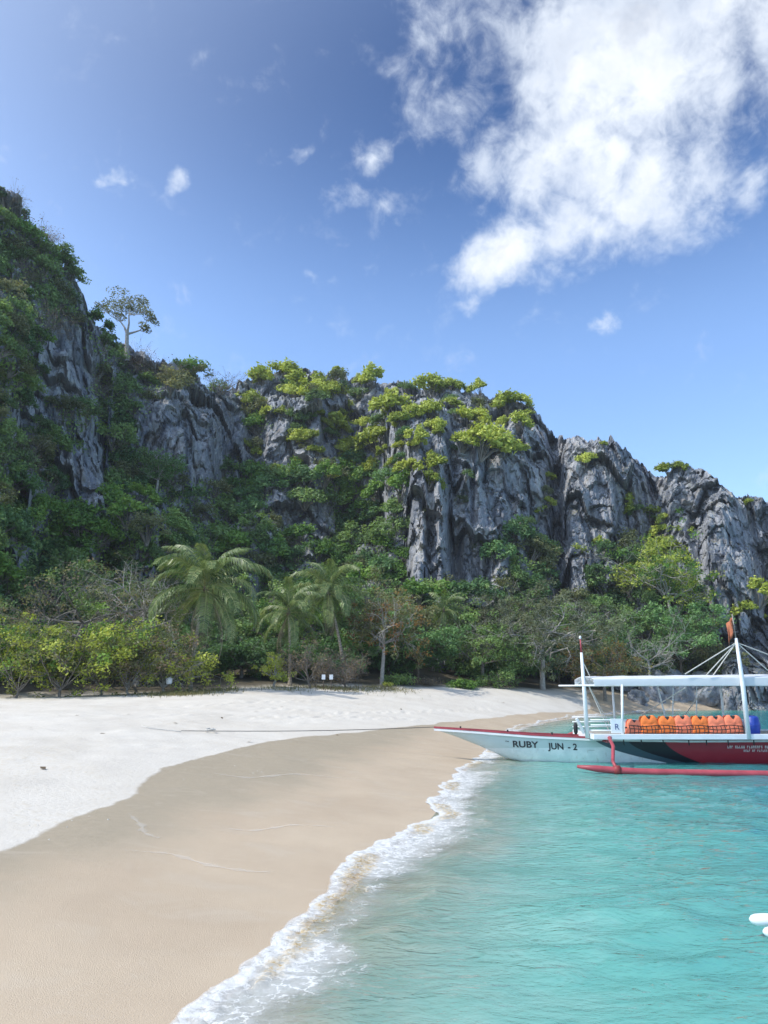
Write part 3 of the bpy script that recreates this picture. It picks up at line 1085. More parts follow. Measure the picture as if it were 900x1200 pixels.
def branch_tree(rng, height, spread, fork=0.35, limbs=6, lean=(0, 0), flat=0.0, r0=0.16, levels=2, wob=0.12, umbrella=0.0):
    """woody skeleton -> MB and twig tips"""
    mb = MB()
    tips = []
    top = Vector((lean[0], lean[1], height * fork))
    pts = []
    for i in range(6):
        t = i / 5
        pts.append(Vector((lean[0] * t + rng.normal(0, wob) * t * (1 - t) * 2, lean[1] * t + rng.normal(0, wob) * t * (1 - t) * 2, -0.3 + (height * fork + 0.3) * t)))
    mb.tube(pts, [r0 * (1.25 - 0.5 * i / 5) for i in range(6)], 8, False)

    def limb(p, d, L, r, lev):
        q = [p]
        dd = d.copy()
        n = 5
        for i in range(n):
            dd = (dd + Vector(rng.normal(0, 0.20, 3)) + Vector((0, 0, 0.05 - flat * 0.22 * (i / n)))).normalized()
            q.append(q[-1] + dd * (L / n))
        mb.tube(q, [r * (1 - 0.75 * i / n) for i in range(n + 1)], 6 if lev == 0 else 4, False)
        if lev < levels:
            for i in range(2, n + 1):
                for k in range(2 if lev == 0 else 2):
                    e = (dd * 0.5 + Vector(rng.normal(0, 0.75, 3)) + Vector((0, 0, 0.18 - 0.25 * flat))).normalized()
                    limb(q[i], e, L * rng.uniform(0.35, 0.55), r * (1 - 0.75 * i / n) * 0.65 + 0.004, lev + 1)
        else:
            tips.extend(q[2:])
    for k in range(limbs):
        a = 2 * math.pi * (k + rng.uniform(-.35, .35)) / limbs
        el = rng.uniform(0.25, 1.0) * (1 - flat) + 0.12 + umbrella
        d = Vector((math.cos(a), math.sin(a), el)).normalized()
        start = pts[-1] if k % 2 else pts[-2]
        L = spread * rng.uniform(0.7, 1.05) if el < 0.7 else max(spread, height * (1 - fork)) * rng.uniform(0.65, 0.9)
        limb(start.copy(), d, L, r0 * 0.55, 0)
    return mb, tips


def leafy(tips, n, leaf, rng, cl=0.45, flat=0.62):
    """leaves gathered into clumps at some of the twig ends, so that gaps and light and dark masses show"""
    tips = np.array([tuple(t) for t in tips])
    nk = max(24, min(150, len(tips) // 5))
    ck = tips[rng.integers(0, len(tips), nk)]
    rk = cl * rng.uniform(0.8, 1.9, nk)
    tk = np.clip(rng.normal(0.5, 0.26, nk), 0, 1)
    w = rk ** 2
    idx = rng.choice(nk, n, p=w / w.sum())
    d_ = rng.normal(0, 1, (n, 3))
    d_ /= np.linalg.norm(d_, axis=1, keepdims=True)
    rr = rng.random(n) ** 0.45 * (1 + 0.15 * rng.normal(0, 1, n))
    c = ck[idx] + d_ * (rk[idx] * rr)[:, None] * np.array([1, 1, flat])
    v, f = leaf_quads(c, d_ * 0.5 + np.array([0, 0, 0.8]), leaf * rng.uniform(0.5, 1.35, n), rng)
    tone = np.clip(tk[idx] + 0.35 * (rng.random(n) - 0.5), 0, 1)
    return v, f, np.repeat(tone, 4)


def tree(name, label, cat, px, Y, top_py, spread, leafmat, seed, n=5000, leaf=0.26, fork=0.35, limbs=6, bark='bark_grey', lean=(0, 0), flat=0.0, r0=0.16,
         levels=2, cl=0.45, group=None, base=None, height=None, umbrella=0.0, leaf2=None):
    rng = np.random.default_rng(seed)
    if base is None:
        p = at_y(px, 800, Y)
        base = Vector((p.x, Y, gz(p.x, Y)))
    if height is None:
        height = at_y(px, top_py, base.y).z - base.z
    root = empty(name, base)
    tag(root, label, cat, group)
    mb, tips = branch_tree(rng, height, spread, fork, limbs, lean, flat, r0, levels, umbrella=umbrella)
    # scale the skeleton so its top meets the wanted height
    zt = max(t.z for t in tips)
    hi = [t for t in tips]
    k = (height - cl * 0.8) / zt if zt > 0 else 1
    mb.v = [(x, y, z * k) for x, y, z in mb.v]
    hi = [Vector((t.x, t.y, t.z * k)) for t in hi]
    link('trunk', mb.mesh('trunk', MATS[bark], True), root)
    if n > 0:
        if leaf2:
            cut = int(n * leaf2[1])
            v2, f2, t2 = leafy(hi, cut, leaf, rng, cl)
            link('dead_leaves', np_mesh('dead_leaves', v2, f2, [MATS[leaf2[0]]], False, {'tone': t2}), root)
            n -= cut
        v, f, t = leafy(hi, n, leaf, rng, cl)
        link('crown', np_mesh('crown', v, f, [MATS[leafmat]], False, {'tone': t}), root)
    return root


# ------------------------------------------------------------------ shrubs and creepers on the cliff
PROTO = {}
for kind, mat, leaf in (('dark', 'leaf_dark', .15), ('mid', 'leaf_mid', .14), ('bright', 'leaf_bright', .165), ('yellow', 'leaf_yellow', .19), ('olive', 'leaf_olive', .12)):
    PROTO[kind] = [shrub_mesh('%s_shrub' % kind, mat, 200 + k + 10 * len(kind), n=1150, leaf=leaf * 1.12, tall=(0.95, 1.2, 0.8, 1.05)[k]) for k in range(4)]
PROTO['dry'] = [twig_mesh('dry_shrub', 300 + k) for k in range(3)]
LOOK = {'dark': 'dark green leafy shrub', 'mid': 'mid green bushy shrub', 'bright': 'fresh bright green shrub', 'yellow': 'yellow-green shrub',
        'olive': 'dull olive scrubby shrub', 'dry': 'brown dry twiggy bush'}


def zone(px, py):
    """where on the hill, told by landmarks"""
    if px > 640:
        if py > 600:
            return 'in the gully between the two grey rock pillars' if px < 830 else 'at the foot of the outermost rock pillar'
        return 'clinging to the bare grey rock pillars'
    if px < 60 and py < 330:
        return 'on the top of the steep hill'
    if px < 165 and py < 470:
        return 'on the steep slope below the hilltop'
    if px < 150 and py < 610:
        return 'around the small rock faces of the steep hill'
    if px < 290 and py < 480:
        return 'on the saddle beside the lone umbrella-crowned tree'
    if py < 475:
        return 'on the jagged crest against the sky'
    if px > 465 and py < 600:
        return 'on top of the big grey rock buttress'
    if px > 465:
        return 'at the foot of the big grey rock buttress'
    if py < 545:
        return 'on the broken rock ledges below the crest'
    if py < 640:
        return 'on the shaded slope under the big rock face'
    return 'on the lower slope behind the palms'


def inside(px, py, poly):
    c = False
    j = len(poly) - 1
    for i in range(len(poly)):
        xi, yi = poly[i]
        xj, yj = poly[j]
        if (yi > py) != (yj > py) and px < (xj - xi) * (py - yi) / (yj - yi) + xi:
            c = not c
        j = i
    return c


VEG = [(-60, 225), (0, 246), (40, 276), (82, 326), (112, 400), (165, 432), (230, 448), (285, 462), (325, 505), (318, 555), (400, 545), (468, 565), (474, 690),
       (560, 700), (590, 640), (640, 650), (640, 700), (700, 705), (705, 660), (740, 650), (800, 690), (835, 730), (850, 810), (-60, 812)]
ROCK = [(75, 424, 38, 48), (222, 510, 66, 56), (102, 552, 30, 56), (40, 470, 13, 28), (20, 500, 16, 34), (62, 545, 12, 26), (92, 345, 9, 26), (335, 605, 22, 36), (372, 612, 14, 40), (30, 575, 15, 22), (272, 500, 32, 48),
        (335, 532, 48, 30), (4, 700, 16, 60), (228, 632, 11, 14), (80, 705, 42, 18), (400, 600, 9, 15), (60, 500, 14, 22), (545, 640, 70, 58), (675, 640, 30, 62), (455, 590, 8, 24), (5, 330, 9, 16)]


def veg_ok(px, py):
    if not inside(px, py, VEG):
        return False
    for cx, cy, rx, rY in ROCK:
        if ((px - cx) / rx) ** 2 + ((py - cy) / rY) ** 2 < 1:
            return False
    return True


SHRUBS = []


def cliff_shrub(px, py, rpx, kind, squash=1.0):
    loc, nrm = cliff_hit(px, py)
    if loc is None:
        return
    R = max(0.6, rpx * (loc - EYE).length / 880.0)
    p = loc + nrm * (R * 0.2) - Vector((0, 0, R * 0.35))
    tilt = Vector((nrm.x, nrm.y, 0)) * 0.45 + Vector((0, 0, 1))
    q = Vector((0, 0, 1)).rotation_difference(tilt.normalized())
    rot = q.to_matrix() @ Matrix.Rotation(random.uniform(0, 6.28), 3, 'Z')
    scl = (R * random.uniform(.9, 1.15), R * random.uniform(.9, 1.15), R * squash * random.uniform(.85, 1.1))
    SHRUBS.append((rpx * (2.0 if kind == 'yellow' else 1.0) * (0.5 if py > 700 else 1.0), px, py, kind, p, rot, scl, random.randrange(3)))


def place_shrubs():
    SHRUBS.sort(key=lambda s: -s[0])
    rest = {}
    for n_, (w, px, py, kind, p, rot, scl, k) in enumerate(SHRUBS):
        if n_ < 298:
            nm = {'dark': 'evergreen_shrub', 'mid': 'hillside_shrub', 'bright': 'fresh_green_shrub', 'yellow': 'yellow_green_shrub', 'olive': 'olive_shrub', 'dry': 'dry_bush'}[kind]
            o = link(nm, PROTO[kind][k], None, p, rot.to_euler())
            o.scale = scl
            z_ = zone(px, py)
            tag(o, LOOK[kind] + ' ' + z_, 'bush' if kind == 'dry' else 'shrub', LOOK[kind] + 's ' + z_)
        else:
            rest.setdefault(kind, []).append((p, rot, scl, k))
    V_, F_, T_, M_ = [], [], [], []
    mats = []
    base = 0
    for kind, lst in rest.items():
        src = []
        for me in PROTO[kind]:
            co = np.empty(len(me.vertices) * 3, np.float32)
            me.vertices.foreach_get('co', co)
            tn_ = np.empty(len(me.vertices), np.float32)
            me.attributes['tone'].data.foreach_get('value', tn_)
            nq_ = len(me.polygons)
            idx = np.empty(nq_ * 4, np.int32)
            me.loops.foreach_get('vertex_index', idx)
            mi = np.empty(nq_, np.int32)
            me.polygons.foreach_get('material_index', mi)
            src.append((co.reshape(-1, 3), tn_, idx.reshape(-1, 4), mi, list(me.materials)))
        off_ = len(mats)
        mats += src[0][4]
        for p, rot, scl, k in lst:
            co, tn_, idx, mi, _m = src[k]
            R3 = np.array(rot) * np.array(scl)[None, :]
            V_.append(co @ R3.T + np.array(p))
            F_.append(idx + base)
            T_.append(np.clip(tn_ + random.uniform(-.15, .15), 0, 1))
            M_.append(mi + off_)
            base += len(co)
    if V_:
        o = link('slope_thicket', np_mesh('slope_thicket', np.concatenate(V_), np.concatenate(F_), mats, False, {'tone': np.concatenate(T_)}, np.concatenate(M_)))
        tag(o, 'mass of small shrubs filling the green slope between the larger ones', 'thicket', kind='stuff')


pts = []
tries = 0
while tries < 14000 and len(pts) < 800:
    tries += 1
    px, py = random.uniform(-50, 850), random.uniform(228, 800)
    if not veg_ok(px, py):
        continue
    sp = 13.5 if py < 560 else 15.5
    if py > 720:
        sp = 24
    if any((px - q[0]) ** 2 + (py - q[1]) ** 2 < sp * sp for q in pts):
        continue
    pts.append((px, py))
for px, py in pts:
    u = random.random()
    if px < 150 and py < 560:
        kind = 'mid' if u < .40 else 'olive' if u < .74 else 'bright' if u < .80 else 'dark' if u < .90 else 'dry'
    elif py < 500:
        kind = 'olive' if u < .40 else 'mid' if u < .75 else 'dry' if u < .9 else 'dark'
    elif px > 560:
        kind = 'dark' if u < .45 else 'mid' if u < .8 else 'olive'
    else:
        kind = 'dark' if u < .36 else 'bright' if u < .62 else 'mid' if u < .92 else 'olive'
    cliff_shrub(px, py, random.uniform(13, 23) * (1.25 if py > 540 else 1.0), kind)
for px, py, r in [(300, 447, 20), (326, 440, 17), (355, 460, 22), (342, 466, 16), (372, 462, 16), (376, 433, 15), (385, 497, 19), (412, 522, 16), (405, 483, 11), (440, 452, 16), (446, 522, 19), (462, 447, 12), (466, 478, 20),
                  (476, 496, 14), (500, 462, 18), (540, 456, 14), (508, 490, 16), (545, 494, 20), (560, 526, 24), (585, 528, 20), (540, 522, 16), (595, 476, 18), (604, 500, 14), (514, 553, 17),
                  (500, 566, 14), (575, 456, 10), (632, 600, 13), (640, 590, 9), (686, 542, 11), (783, 553, 11), (795, 552, 8), (732, 592, 11), (440, 556, 12), (412, 546, 13), (352, 515, 12),
                  (290, 470, 16), (320, 486, 12), (425, 500, 10), (490, 520, 11), (395, 532, 10), (620, 486, 8), (455, 470, 9), (485, 545, 8), (760, 600, 12), (530, 478, 10), (425, 452, 9), (400, 440, 8), (522, 457, 8),
                  (610, 530, 9), (640, 560, 7), (700, 640, 8), (745, 600, 9), (880, 590, 6), (858, 575, 6), (705, 522, 5), (660, 512, 5)]:
    cliff_shrub(px, py, r * 1.25, 'yellow')
for k in range(95):
    px = random.uniform(275, 632)
    cliff_shrub(px, random.uniform(436, 562 if px < 480 else 545), random.uniform(8, 16), random.choice(['yellow', 'yellow', 'yellow', 'olive', 'mid']))
for px, py, r, k in [(228, 437, 22, 'bright'), (212, 440, 15, 'bright'), (243, 446, 15, 'bright'), (262, 462, 14, 'mid'), (332, 452, 12, 'dark'), (480, 515, 14, 'dark'), (474, 540, 12, 'dark'), (600, 640, 26, 'dark'),
                     (585, 655, 24, 'dark'), (622, 636, 18, 'mid'), (615, 612, 14, 'mid'), (570, 640, 14, 'mid'), (470, 622, 15, 'mid'), (530, 470, 12, 'mid'), (420, 470, 9, 'olive'), (560, 480, 12, 'olive'),
                     (395, 460, 10, 'olive'), (340, 492, 16, 'mid'), (365, 495, 11, 'mid'), (302, 500, 14, 'mid'), (750, 600, 11, 'mid'), (762, 612, 12, 'mid'), (725, 665, 18, 'dark'), (712, 650, 14, 'dark'),
                     (730, 700, 24, 'dark'), (700, 690, 18, 'dark'), (636, 578, 10, 'olive'), (500, 600, 8, 'olive'), (540, 590, 9, 'olive'), (545, 560, 9, 'mid'), (10, 238, 11, 'dry'), (22, 252, 10, 'dry'), (45, 268, 9, 'dry'),
                     (62, 285, 8, 'dry'), (30, 258, 11, 'dark'), (52, 280, 8, 'dark'), (250, 430, 13, 'dry'), (8, 236, 14, 'dark')]:
    cliff_shrub(px, py, r, k)
# sunlit tree clump in the gully and by the right-hand pillar
for px, py, r in [(765, 660, 30), (745, 672, 24), (785, 648, 22), (790, 672, 20), (760, 690, 24), (735, 692, 18), (775, 628, 14), (783, 610, 10), (886, 700, 20), (872, 716, 16), (897, 712, 18), (890, 728, 16)]:
    cliff_shrub(px, py, r, 'yellow' if px > 800 or py < 680 else 'bright')

place_shrubs()

# creepers and leaf litter that cover the slope between the shrubs
rng = np.random.default_rng(55)
cs, ns_, tone = [], [], []
k = 0
while k < 34000:
    px, py = rng.uniform(-50, 850), rng.uniform(228, 810)
    k += 1
    if not veg_ok(px, py):
        continue
    loc, nrm = cliff_hit(px, py)
    if loc is None:
        continue
    tn = 0.5 + 0.35 * math.sin(loc.x * .35) * math.sin(loc.z * .5 + loc.y * .2)
    for j in range(5):
        q = loc + nrm * rng.uniform(0.05, 0.5) + Vector(rng.normal(0, 0.45, 3))
        cs.append(tuple(q))
        ns_.append((nrm.x, nrm.y, nrm.z + 0.5))
        tone.append(tn + rng.uniform(-.3, .3))
v, f = leaf_quads(np.array(cs), np.array(ns_), 0.42 * rng.uniform(.5, 1.3, len(cs)), rng)
o = link('creeper_cover', np_mesh('creeper_cover', v, f, [MATS['leaf_mid']], False, {'tone': np.repeat(np.clip(tone, 0, 1), 4)}))
tag(o, 'low green creepers covering the rocky slope between the shrubs', 'creepers', kind='stuff')

# ------------------------------------------------------------------ coconut palms
def frond_mesh(name, L, pitch, curl, mat, seed, dead=False, pairs=31):
    """one feather leaf starting at the origin, arching out along +X"""
    rng = np.random.default_rng(seed)
    n = 16
    pts = [Vector((0, 0, 0))]
    a = pitch
    for i in range(n):
        a -= curl / n * (0.5 + 1.0 * i / n)
        pts.append(pts[-1] + Vector((math.cos(a), 0, math.sin(a))) * (L / n))
    mb = MB()
    mb.tube(pts, [0.0085 * (1 - 0.9 * i / n) + 0.0015 for i in range(n + 1)], 5, False)
    nq = len(mb.f)
    vs, fs, tone = list(mb.v), [list(q) for q in mb.f], [1.0] * len(mb.v)
    for k in range(pairs):
        t = 0.12 + 0.88 * k / pairs
        s = t * n
        i = min(int(s), n - 1)
        p = pts[i].lerp(pts[i + 1], s - i)
        d = (pts[i + 1] - pts[i]).normalized()
        ll = L * 0.25 * (math.sin(math.pi * min(1, t * 0.86 + 0.10)) ** 0.7) * rng.uniform(.85, 1.1)
        for sd_ in (-1, 1):
            side = Vector((0, sd_, 0))
            hang = rng.uniform(0.55, 1.25) if not dead else rng.uniform(1.2, 2.0)
            d1 = (side * 0.8 + d * 0.55 + Vector((0, 0, 0.12 if not dead else -0.4))).normalized()
            d2 = (side * 0.55 + d * 0.5 + Vector((0, 0, -hang))).normalized()
            w = 0.0115 if not dead else 0.006
            wv_ = d * w
            q0, q1 = p, p + d1 * ll * 0.45
            q2 = q1 + d2 * ll * 0.6
            b = len(vs)
            vs += [q0 - wv_ * .6, q0 + wv_ * .6, q1 + wv_, q1 - wv_, q2]
            fs += [[b, b + 1, b + 2, b + 3], [b + 3, b + 2, b + 4]]
            tn = rng.uniform(0.15, 0.85)
            tone += [tn] * 5
    return np_mesh(name, np.array([tuple(v) for v in vs]), fs, [MATS[mat]], False, {'tone': np.array(tone)})


FR = {}
for k, (pt, cu) in enumerate(((1.4, 1.4), (1.1, 1.9), (0.72, 2.1), (0.28, 1.8), (-0.3, 1.3))):
    FR[k] = [frond_mesh('frond', 1.0, pt, cu, 'palm_leaf', 500 + k * 7 + j) for j in range(2)]
FRD = [frond_mesh('dead_frond', 1.0, -0.55 - .2 * j, 1.0, 'palm_dead', 560 + j, True, 20) for j in range(2)]
m, N = new_mat('palm_bark')
co = N.n('ShaderNodeTexCoord').outputs['Object']
wvn = N.n('ShaderNodeTexWave', bands_direction='Z')
wvn.inputs['Scale'].default_value = 1.6
wvn.inputs['Distortion'].default_value = 2.0
N.l(co, wvn.inputs['Vector'])
cc = N.mixc(N.noise(co, 6, 4), (0.26, 0.225, 0.18), (0.42, 0.37, 0.31))
cc = N.mixc(N.math('MULTIPLY', wvn.outputs['Fac'], 0.35), cc, (0.12, 0.10, 0.08))
finish(N, principled(N, cc, 0.9, 0.1, bump(N, wvn.outputs['Fac'], 0.5, 0.03)).outputs[0])
simple_mat('coconut_husk', (0.20, 0.22, 0.06), 0.6, 0.3, 8)


def palm(label, px, Y, crown_px, crown_py, L, nf, ndead, seed, r0=0.19, nuts=5):
    rng = random.Random(seed)
    p = at_y(px, 800, Y)
    base = Vector((p.x, Y, gz(p.x, Y)))
    c = at_y(crown_px, crown_py, Y + 0.4)
    top = c - base
    root = tag(empty('coconut_palm', base), label, 'palm', 'coconut palms along the beach')
    n = 18
    pts = []
    for i in range(n + 1):
        t = i / n
        pts.append(Vector((top.x * t ** 1.5 + 0.12 * math.sin(t * 3 + seed) * t * (1 - t), top.y * t ** 1.4, -0.3 + (top.z + 0.3) * t)))
    mb = MB()
    rad = []
    for i in range(n + 1):
        t = i / n
        rad.append(r0 * (1.35 - 0.55 * min(1, t * 4)) * (1 - 0.35 * t) * (1.0 + 0.05 * (i % 2)))
    mb.tube(pts, rad, 10, True)
    link('trunk', mb.mesh('trunk', MATS['palm_bark'], True), root)
    hb = MB()
    hb.tube([top + Vector((0, 0, -0.35)), top + Vector((0, 0, .0)), top + Vector((0, 0, .45))], [r0 * .8, r0 * 1.05, r0 * .3], 8)
    link('crown_shaft', hb.mesh('crown_shaft', MATS['palm_dead'], True), root)
    for k in range(nf):
        lev = min(4, int(5 * (k + rng.random() * .8) / nf))
        o = link('frond', rng.choice(FR[lev]), root, top + Vector((0, 0, 0.15 - .06 * lev)), (rng.uniform(-.25, .25), rng.uniform(-.12, .12), k * 2.39996 + rng.uniform(-.2, .2)))
        s = L * rng.uniform(.86, 1.08) * (0.88 if lev == 0 else 1)
        o.scale = (s, s, s)
    for k in range(ndead):
        o = link('dead_frond', rng.choice(FRD), root, top + Vector((0, 0, -0.2)), (0, rng.uniform(0.1, .45), rng.uniform(0, 6.28)))
        s = L * rng.uniform(.65, .95)
        o.scale = (s, s, s)
    for k in range(nuts):
        a = rng.uniform(0, 6.28)
        cb = MB()
        cb.tube([(0, 0, -.15), (0, 0, -.09), (0, 0, 0), (0, 0, .09), (0, 0, .14)], [.02, .09, .125, .09, .02], 7)
        link('coconut', cb.mesh('coconut', MATS['coconut_husk'], True), root, top + Vector((math.cos(a) * .28, math.sin(a) * .28, -.3 - rng.random() * .2)))
    return root


palm('tall leaning coconut palm with dead fronds hanging down its trunk', 222, 49.5, 241, 690, 5.2, 27, 7, 3)
palm('short coconut palm with upswept fronds beside the twiggy brown bush', 340, 57, 338, 718, 3.7, 20, 3, 5, .15, 0)
palm('coconut palm with a drooping crown standing behind the short palm', 404, 62, 385, 695, 4.4, 26, 5, 8)
palm('dark coconut palm half hidden beside the rust-leaved almond tree', 508, 79, 520, 716, 3.2, 16, 3, 11, .14, 0)

# ------------------------------------------------------------------ trees behind the sand
T = 'tree'
tree('bare_tree', 'thin-leaved grey tree with long low branches spreading over the yellow shrubs', T, 66, 49, 655, 6.2, 'leaf_olive', 21, 3200, .17, .50, 9, 'bark_grey', (1.3, .2), .85, .16, 2, .38, leaf2=('leaf_dry', .3))
tree('bare_tree', 'thin dry tree with sparse olive leaves beside the tall leaning palm', T, 160, 52, 640, 4.2, 'leaf_olive', 22, 1800, .18, .45, 7, 'bark_pale', (.4, .3), .4, .13, 2, .35)
tree('almond_tree', 'sea almond tree with tiers of rust and green leaves', T, 447, 63, 682, 3.6, 'leaf_olive', 23, 5200, .26, .40, 9, 'bark_pale', (.2, .2), .45, .15, 2, .38, leaf2=('leaf_rust', .35))
tree('spreading_tree', 'broad pale grey-green tree with flat spreading crown over a dark hollow', T, 636, 74, 672, 7.2, 'leaf_greygreen', 24, 10500, .27, .45, 12, 'bark_pale', (.1, 0), .5, .24, 2, .48)
tree('almond_tree', 'rusty-leaved almond tree beside the broad grey-green tree', T, 708, 76, 724, 4.4, 'leaf_olive', 25, 5200, .26, .34, 9, 'bark_grey', (0, 0), .4, .16, 2, .42, leaf2=('leaf_rust', .5))
tree('bare_tree', 'leafless pale branching tree against the dark green trees', T, 762, 84, 682, 4.0, 'leaf_olive', 26, 500, .15, .35, 9, 'bark_pale', (0, 0), .1, .13, 2, .35)
tree('evergreen_tree', 'dense dark evergreen behind the bare pale tree', T, 800, 88, 700, 5.5, 'leaf_dark', 27, 9000, .34, .40, 10, 'bark_brown', (0, 0), .2, .18, 2, .6)
tree('evergreen_tree', 'leafy green tree between almond tree and broad grey-green tree', T, 566, 72, 700, 5.0, 'leaf_mid', 28, 8500, .30, .38, 10, 'bark_grey', (0, 0), .2, .16, 2, .55)
tree('evergreen_tree', 'deep green tree behind the rust-tiered almond tree', T, 490, 70, 715, 4.6, 'leaf_dark', 29, 8000, .30, .40, 10, 'bark_brown', (0, 0), .2, .16, 2, .55)
tree('evergreen_tree', 'deep green tree with low crown behind the small yellow shrub', T, 318, 61, 735, 4.2, 'leaf_dark', 30, 7500, .28, .36, 10, 'bark_brown', (0, 0), .2, .15, 2, .5)
tree('evergreen_tree', 'deep green tree between tall leaning palm and short palm', T, 282, 60, 735, 3.4, 'leaf_dark', 31, 7500, .27, .40, 10, 'bark_grey', (0, 0), .15, .15, 2, .5)
tree('evergreen_tree', 'dark green tree behind the drooping palm', T, 425, 70, 690, 4.4, 'leaf_dark', 32, 8000, .30, .40, 10, 'bark_brown', (0, 0), .2, .15, 2, .55)
tree('evergreen_tree', 'dark green tree in the shade under the tall leaning palm', T, 195, 57, 722, 3.8, 'leaf_dark', 33, 7000, .27, .36, 10, 'bark_brown', (0, 0), .2, .15, 2, .5)
tree('evergreen_tree', 'deep green low tree beside the hollow under the broad tree', T, 600, 78, 735, 4.4, 'leaf_dark', 35, 7500, .30, .36, 10, 'bark_brown', (0, 0), .25, .15, 2, .55)
tree('evergreen_tree', 'mid green tree behind the rusty-leaved almond tree', T, 690, 86, 700, 5.0, 'leaf_mid', 36, 8500, .32, .40, 10, 'bark_grey', (0, 0), .2, .16, 2, .6)
tree('evergreen_tree', 'dark green tree at the foot of the sunlit gully', T, 745, 88, 712, 4.6, 'leaf_dark', 37, 8500, .32, .36, 10, 'bark_brown', (0, 0), .2, .16, 2, .6)
tree('evergreen_tree', 'olive tree leaning over the rocks behind the boat roof', T, 830, 92, 735, 4.2, 'leaf_olive', 38, 6000, .30, .38, 9, 'bark_grey', (0, 0), .3, .14, 2, .55)
tree('evergreen_tree', 'dark green tree behind the brown twiggy bush', T, 372, 64, 742, 4.0, 'leaf_dark', 39, 7000, .28, .36, 10, 'bark_brown', (0, 0), .2, .15, 2, .5)
tree('evergreen_tree', 'dark green tree shading the ground behind the yellow shrubs', T, 55, 53, 715, 4.2, 'leaf_dark', 40, 6500, .26, .36, 10, 'bark_brown', (0, 0), .2, .15, 2, .5)
tree('evergreen_tree', 'dark leafy tree by the cliff wall left of the bare tree', T, -10, 50, 690, 3.8, 'leaf_mid', 41, 6500, .26, .36, 10, 'bark_brown', (0, 0), .2, .15, 2, .5)
tree('evergreen_tree', 'deep green tree filling the gap beside the dark palm', T, 535, 78, 728, 4.4, 'leaf_dark', 42, 7500, .31, .36, 10, 'bark_brown', (0, 0), .2, .15, 2, .55)
tree('evergreen_tree', 'deep green tree beneath the dry thin tree', T, 150, 55, 735, 3.6, 'leaf_dark', 43, 6500, .26, .36, 10, 'bark_brown', (0, 0), .2, .15, 2, .5)
tree('evergreen_tree', 'dark green tree in the gap behind the almond trunk', T, 455, 72, 740, 4.2, 'leaf_dark', 44, 7000, .30, .36, 10, 'bark_brown', (0, 0), .2, .15, 2, .55)
tree('evergreen_tree', 'dark green tree behind the hollow of the broad grey-green tree', T, 655, 86, 735, 4.8, 'leaf_dark', 45, 8000, .32, .36, 10, 'bark_brown', (0, 0), .2, .15, 2, .6)

# second row of trees at the foot of the slope
tree('slope_tree', 'mid green tree on the slope behind the thin dry tree', T, 135, 62, 648, 4.4, 'leaf_mid', 80, 7000, .30, .30, 9, 'bark_grey', (0, 0), .25, .17, 2, .55)
tree('slope_tree', 'dark tree on the slope left of the tall palm crown', T, 172, 66, 672, 4.7, 'leaf_dark', 81, 7000, .30, .30, 9, 'bark_grey', (0, 0), .25, .17, 2, .55)
tree('slope_tree', 'dark tree on the slope behind the tall palm crown', T, 268, 68, 690, 5.0, 'leaf_dark', 82, 7000, .30, .30, 9, 'bark_grey', (0, 0), .25, .17, 2, .55)
tree('slope_tree', 'leafy tree on the slope above the short palm', T, 315, 68, 655, 4.4, 'leaf_mid', 83, 7000, .30, .30, 9, 'bark_grey', (0, 0), .25, .17, 2, .55)
tree('slope_tree', 'fresh green tree on the slope above the palms', T, 352, 70, 648, 4.7, 'leaf_bright', 84, 7000, .30, .30, 9, 'bark_grey', (0, 0), .25, .17, 2, .55)
tree('slope_tree', 'leafy tree on the slope behind the drooping palm crown', T, 418, 74, 660, 5.0, 'leaf_mid', 85, 7000, .30, .30, 9, 'bark_grey', (0, 0), .25, .17, 2, .55)
tree('slope_tree', 'olive tree behind the almond tree top', T, 460, 77, 668, 4.4, 'leaf_olive', 86, 7000, .30, .30, 9, 'bark_grey', (0, 0), .25, .17, 2, .55)
tree('slope_tree', 'leafy tree against the foot of the rock buttress', T, 540, 84, 672, 4.7, 'leaf_mid', 87, 7000, .30, .30, 9, 'bark_grey', (0, 0), .25, .17, 2, .55)
tree('slope_tree', 'grey-green tree between buttress foot and broad tree', T, 595, 84, 664, 5.0, 'leaf_greygreen', 88, 7000, .30, .30, 9, 'bark_grey', (0, 0), .25, .17, 2, .55)
tree('slope_tree', 'green tree behind the broad grey-green crown', T, 670, 88, 676, 4.4, 'leaf_mid', 89, 7000, .30, .30, 9, 'bark_grey', (0, 0), .25, .17, 2, .55)
tree('slope_tree', 'leafy tree against the steep hill foot', T, 40, 58, 650, 4.7, 'leaf_mid', 90, 7000, .30, .30, 9, 'bark_grey', (0, 0), .25, .17, 2, .55)

# the big sunlit tree filling the gully
loc, _n = cliff_hit(768, 722)
bs = loc + Vector((0, -5.0, -1.5))
tree('gully_tree', 'big sunlit yellow-green tree filling the gully between the rock pillars', T, 768, 0, 0, 6.2, 'leaf_yellow', 48, 9000, .36, .25, 11, 'bark_pale', (0, 0), .15, .2, 2, .6,
     base=bs, height=at_y(768, 604, bs.y).z - bs.z, leaf2=('leaf_bright', .5))

# trees on the hill, standing where they are rooted in the rock
loc, _n = cliff_hit(150, 412)
if loc is None:
    loc = at_y(150, 412, 100)
loc = loc - Vector((0, 0, .4))
hh = (at_y(150, 343, loc.y).z - loc.z)
rt = tag(empty('ridge_tree', loc), 'lone umbrella-crowned tree standing on the ridge against the sky', T)
YR = loc.y
rg = np.random.default_rng(51)
pad = [(140, 344, 15, 2.6), (152, 350, 16, 3), (128, 353, 11, 4), (121, 362, 8, 4), (160, 360, 12, 3), (147, 358, 10, 3), (173, 368, 9, 2.6), (166, 352, 8, 2), (170, 384, 6, 3), (136, 366, 8, 2.5), (178, 372, 5, 2)]
mb = MB()
cs, tn = [], []


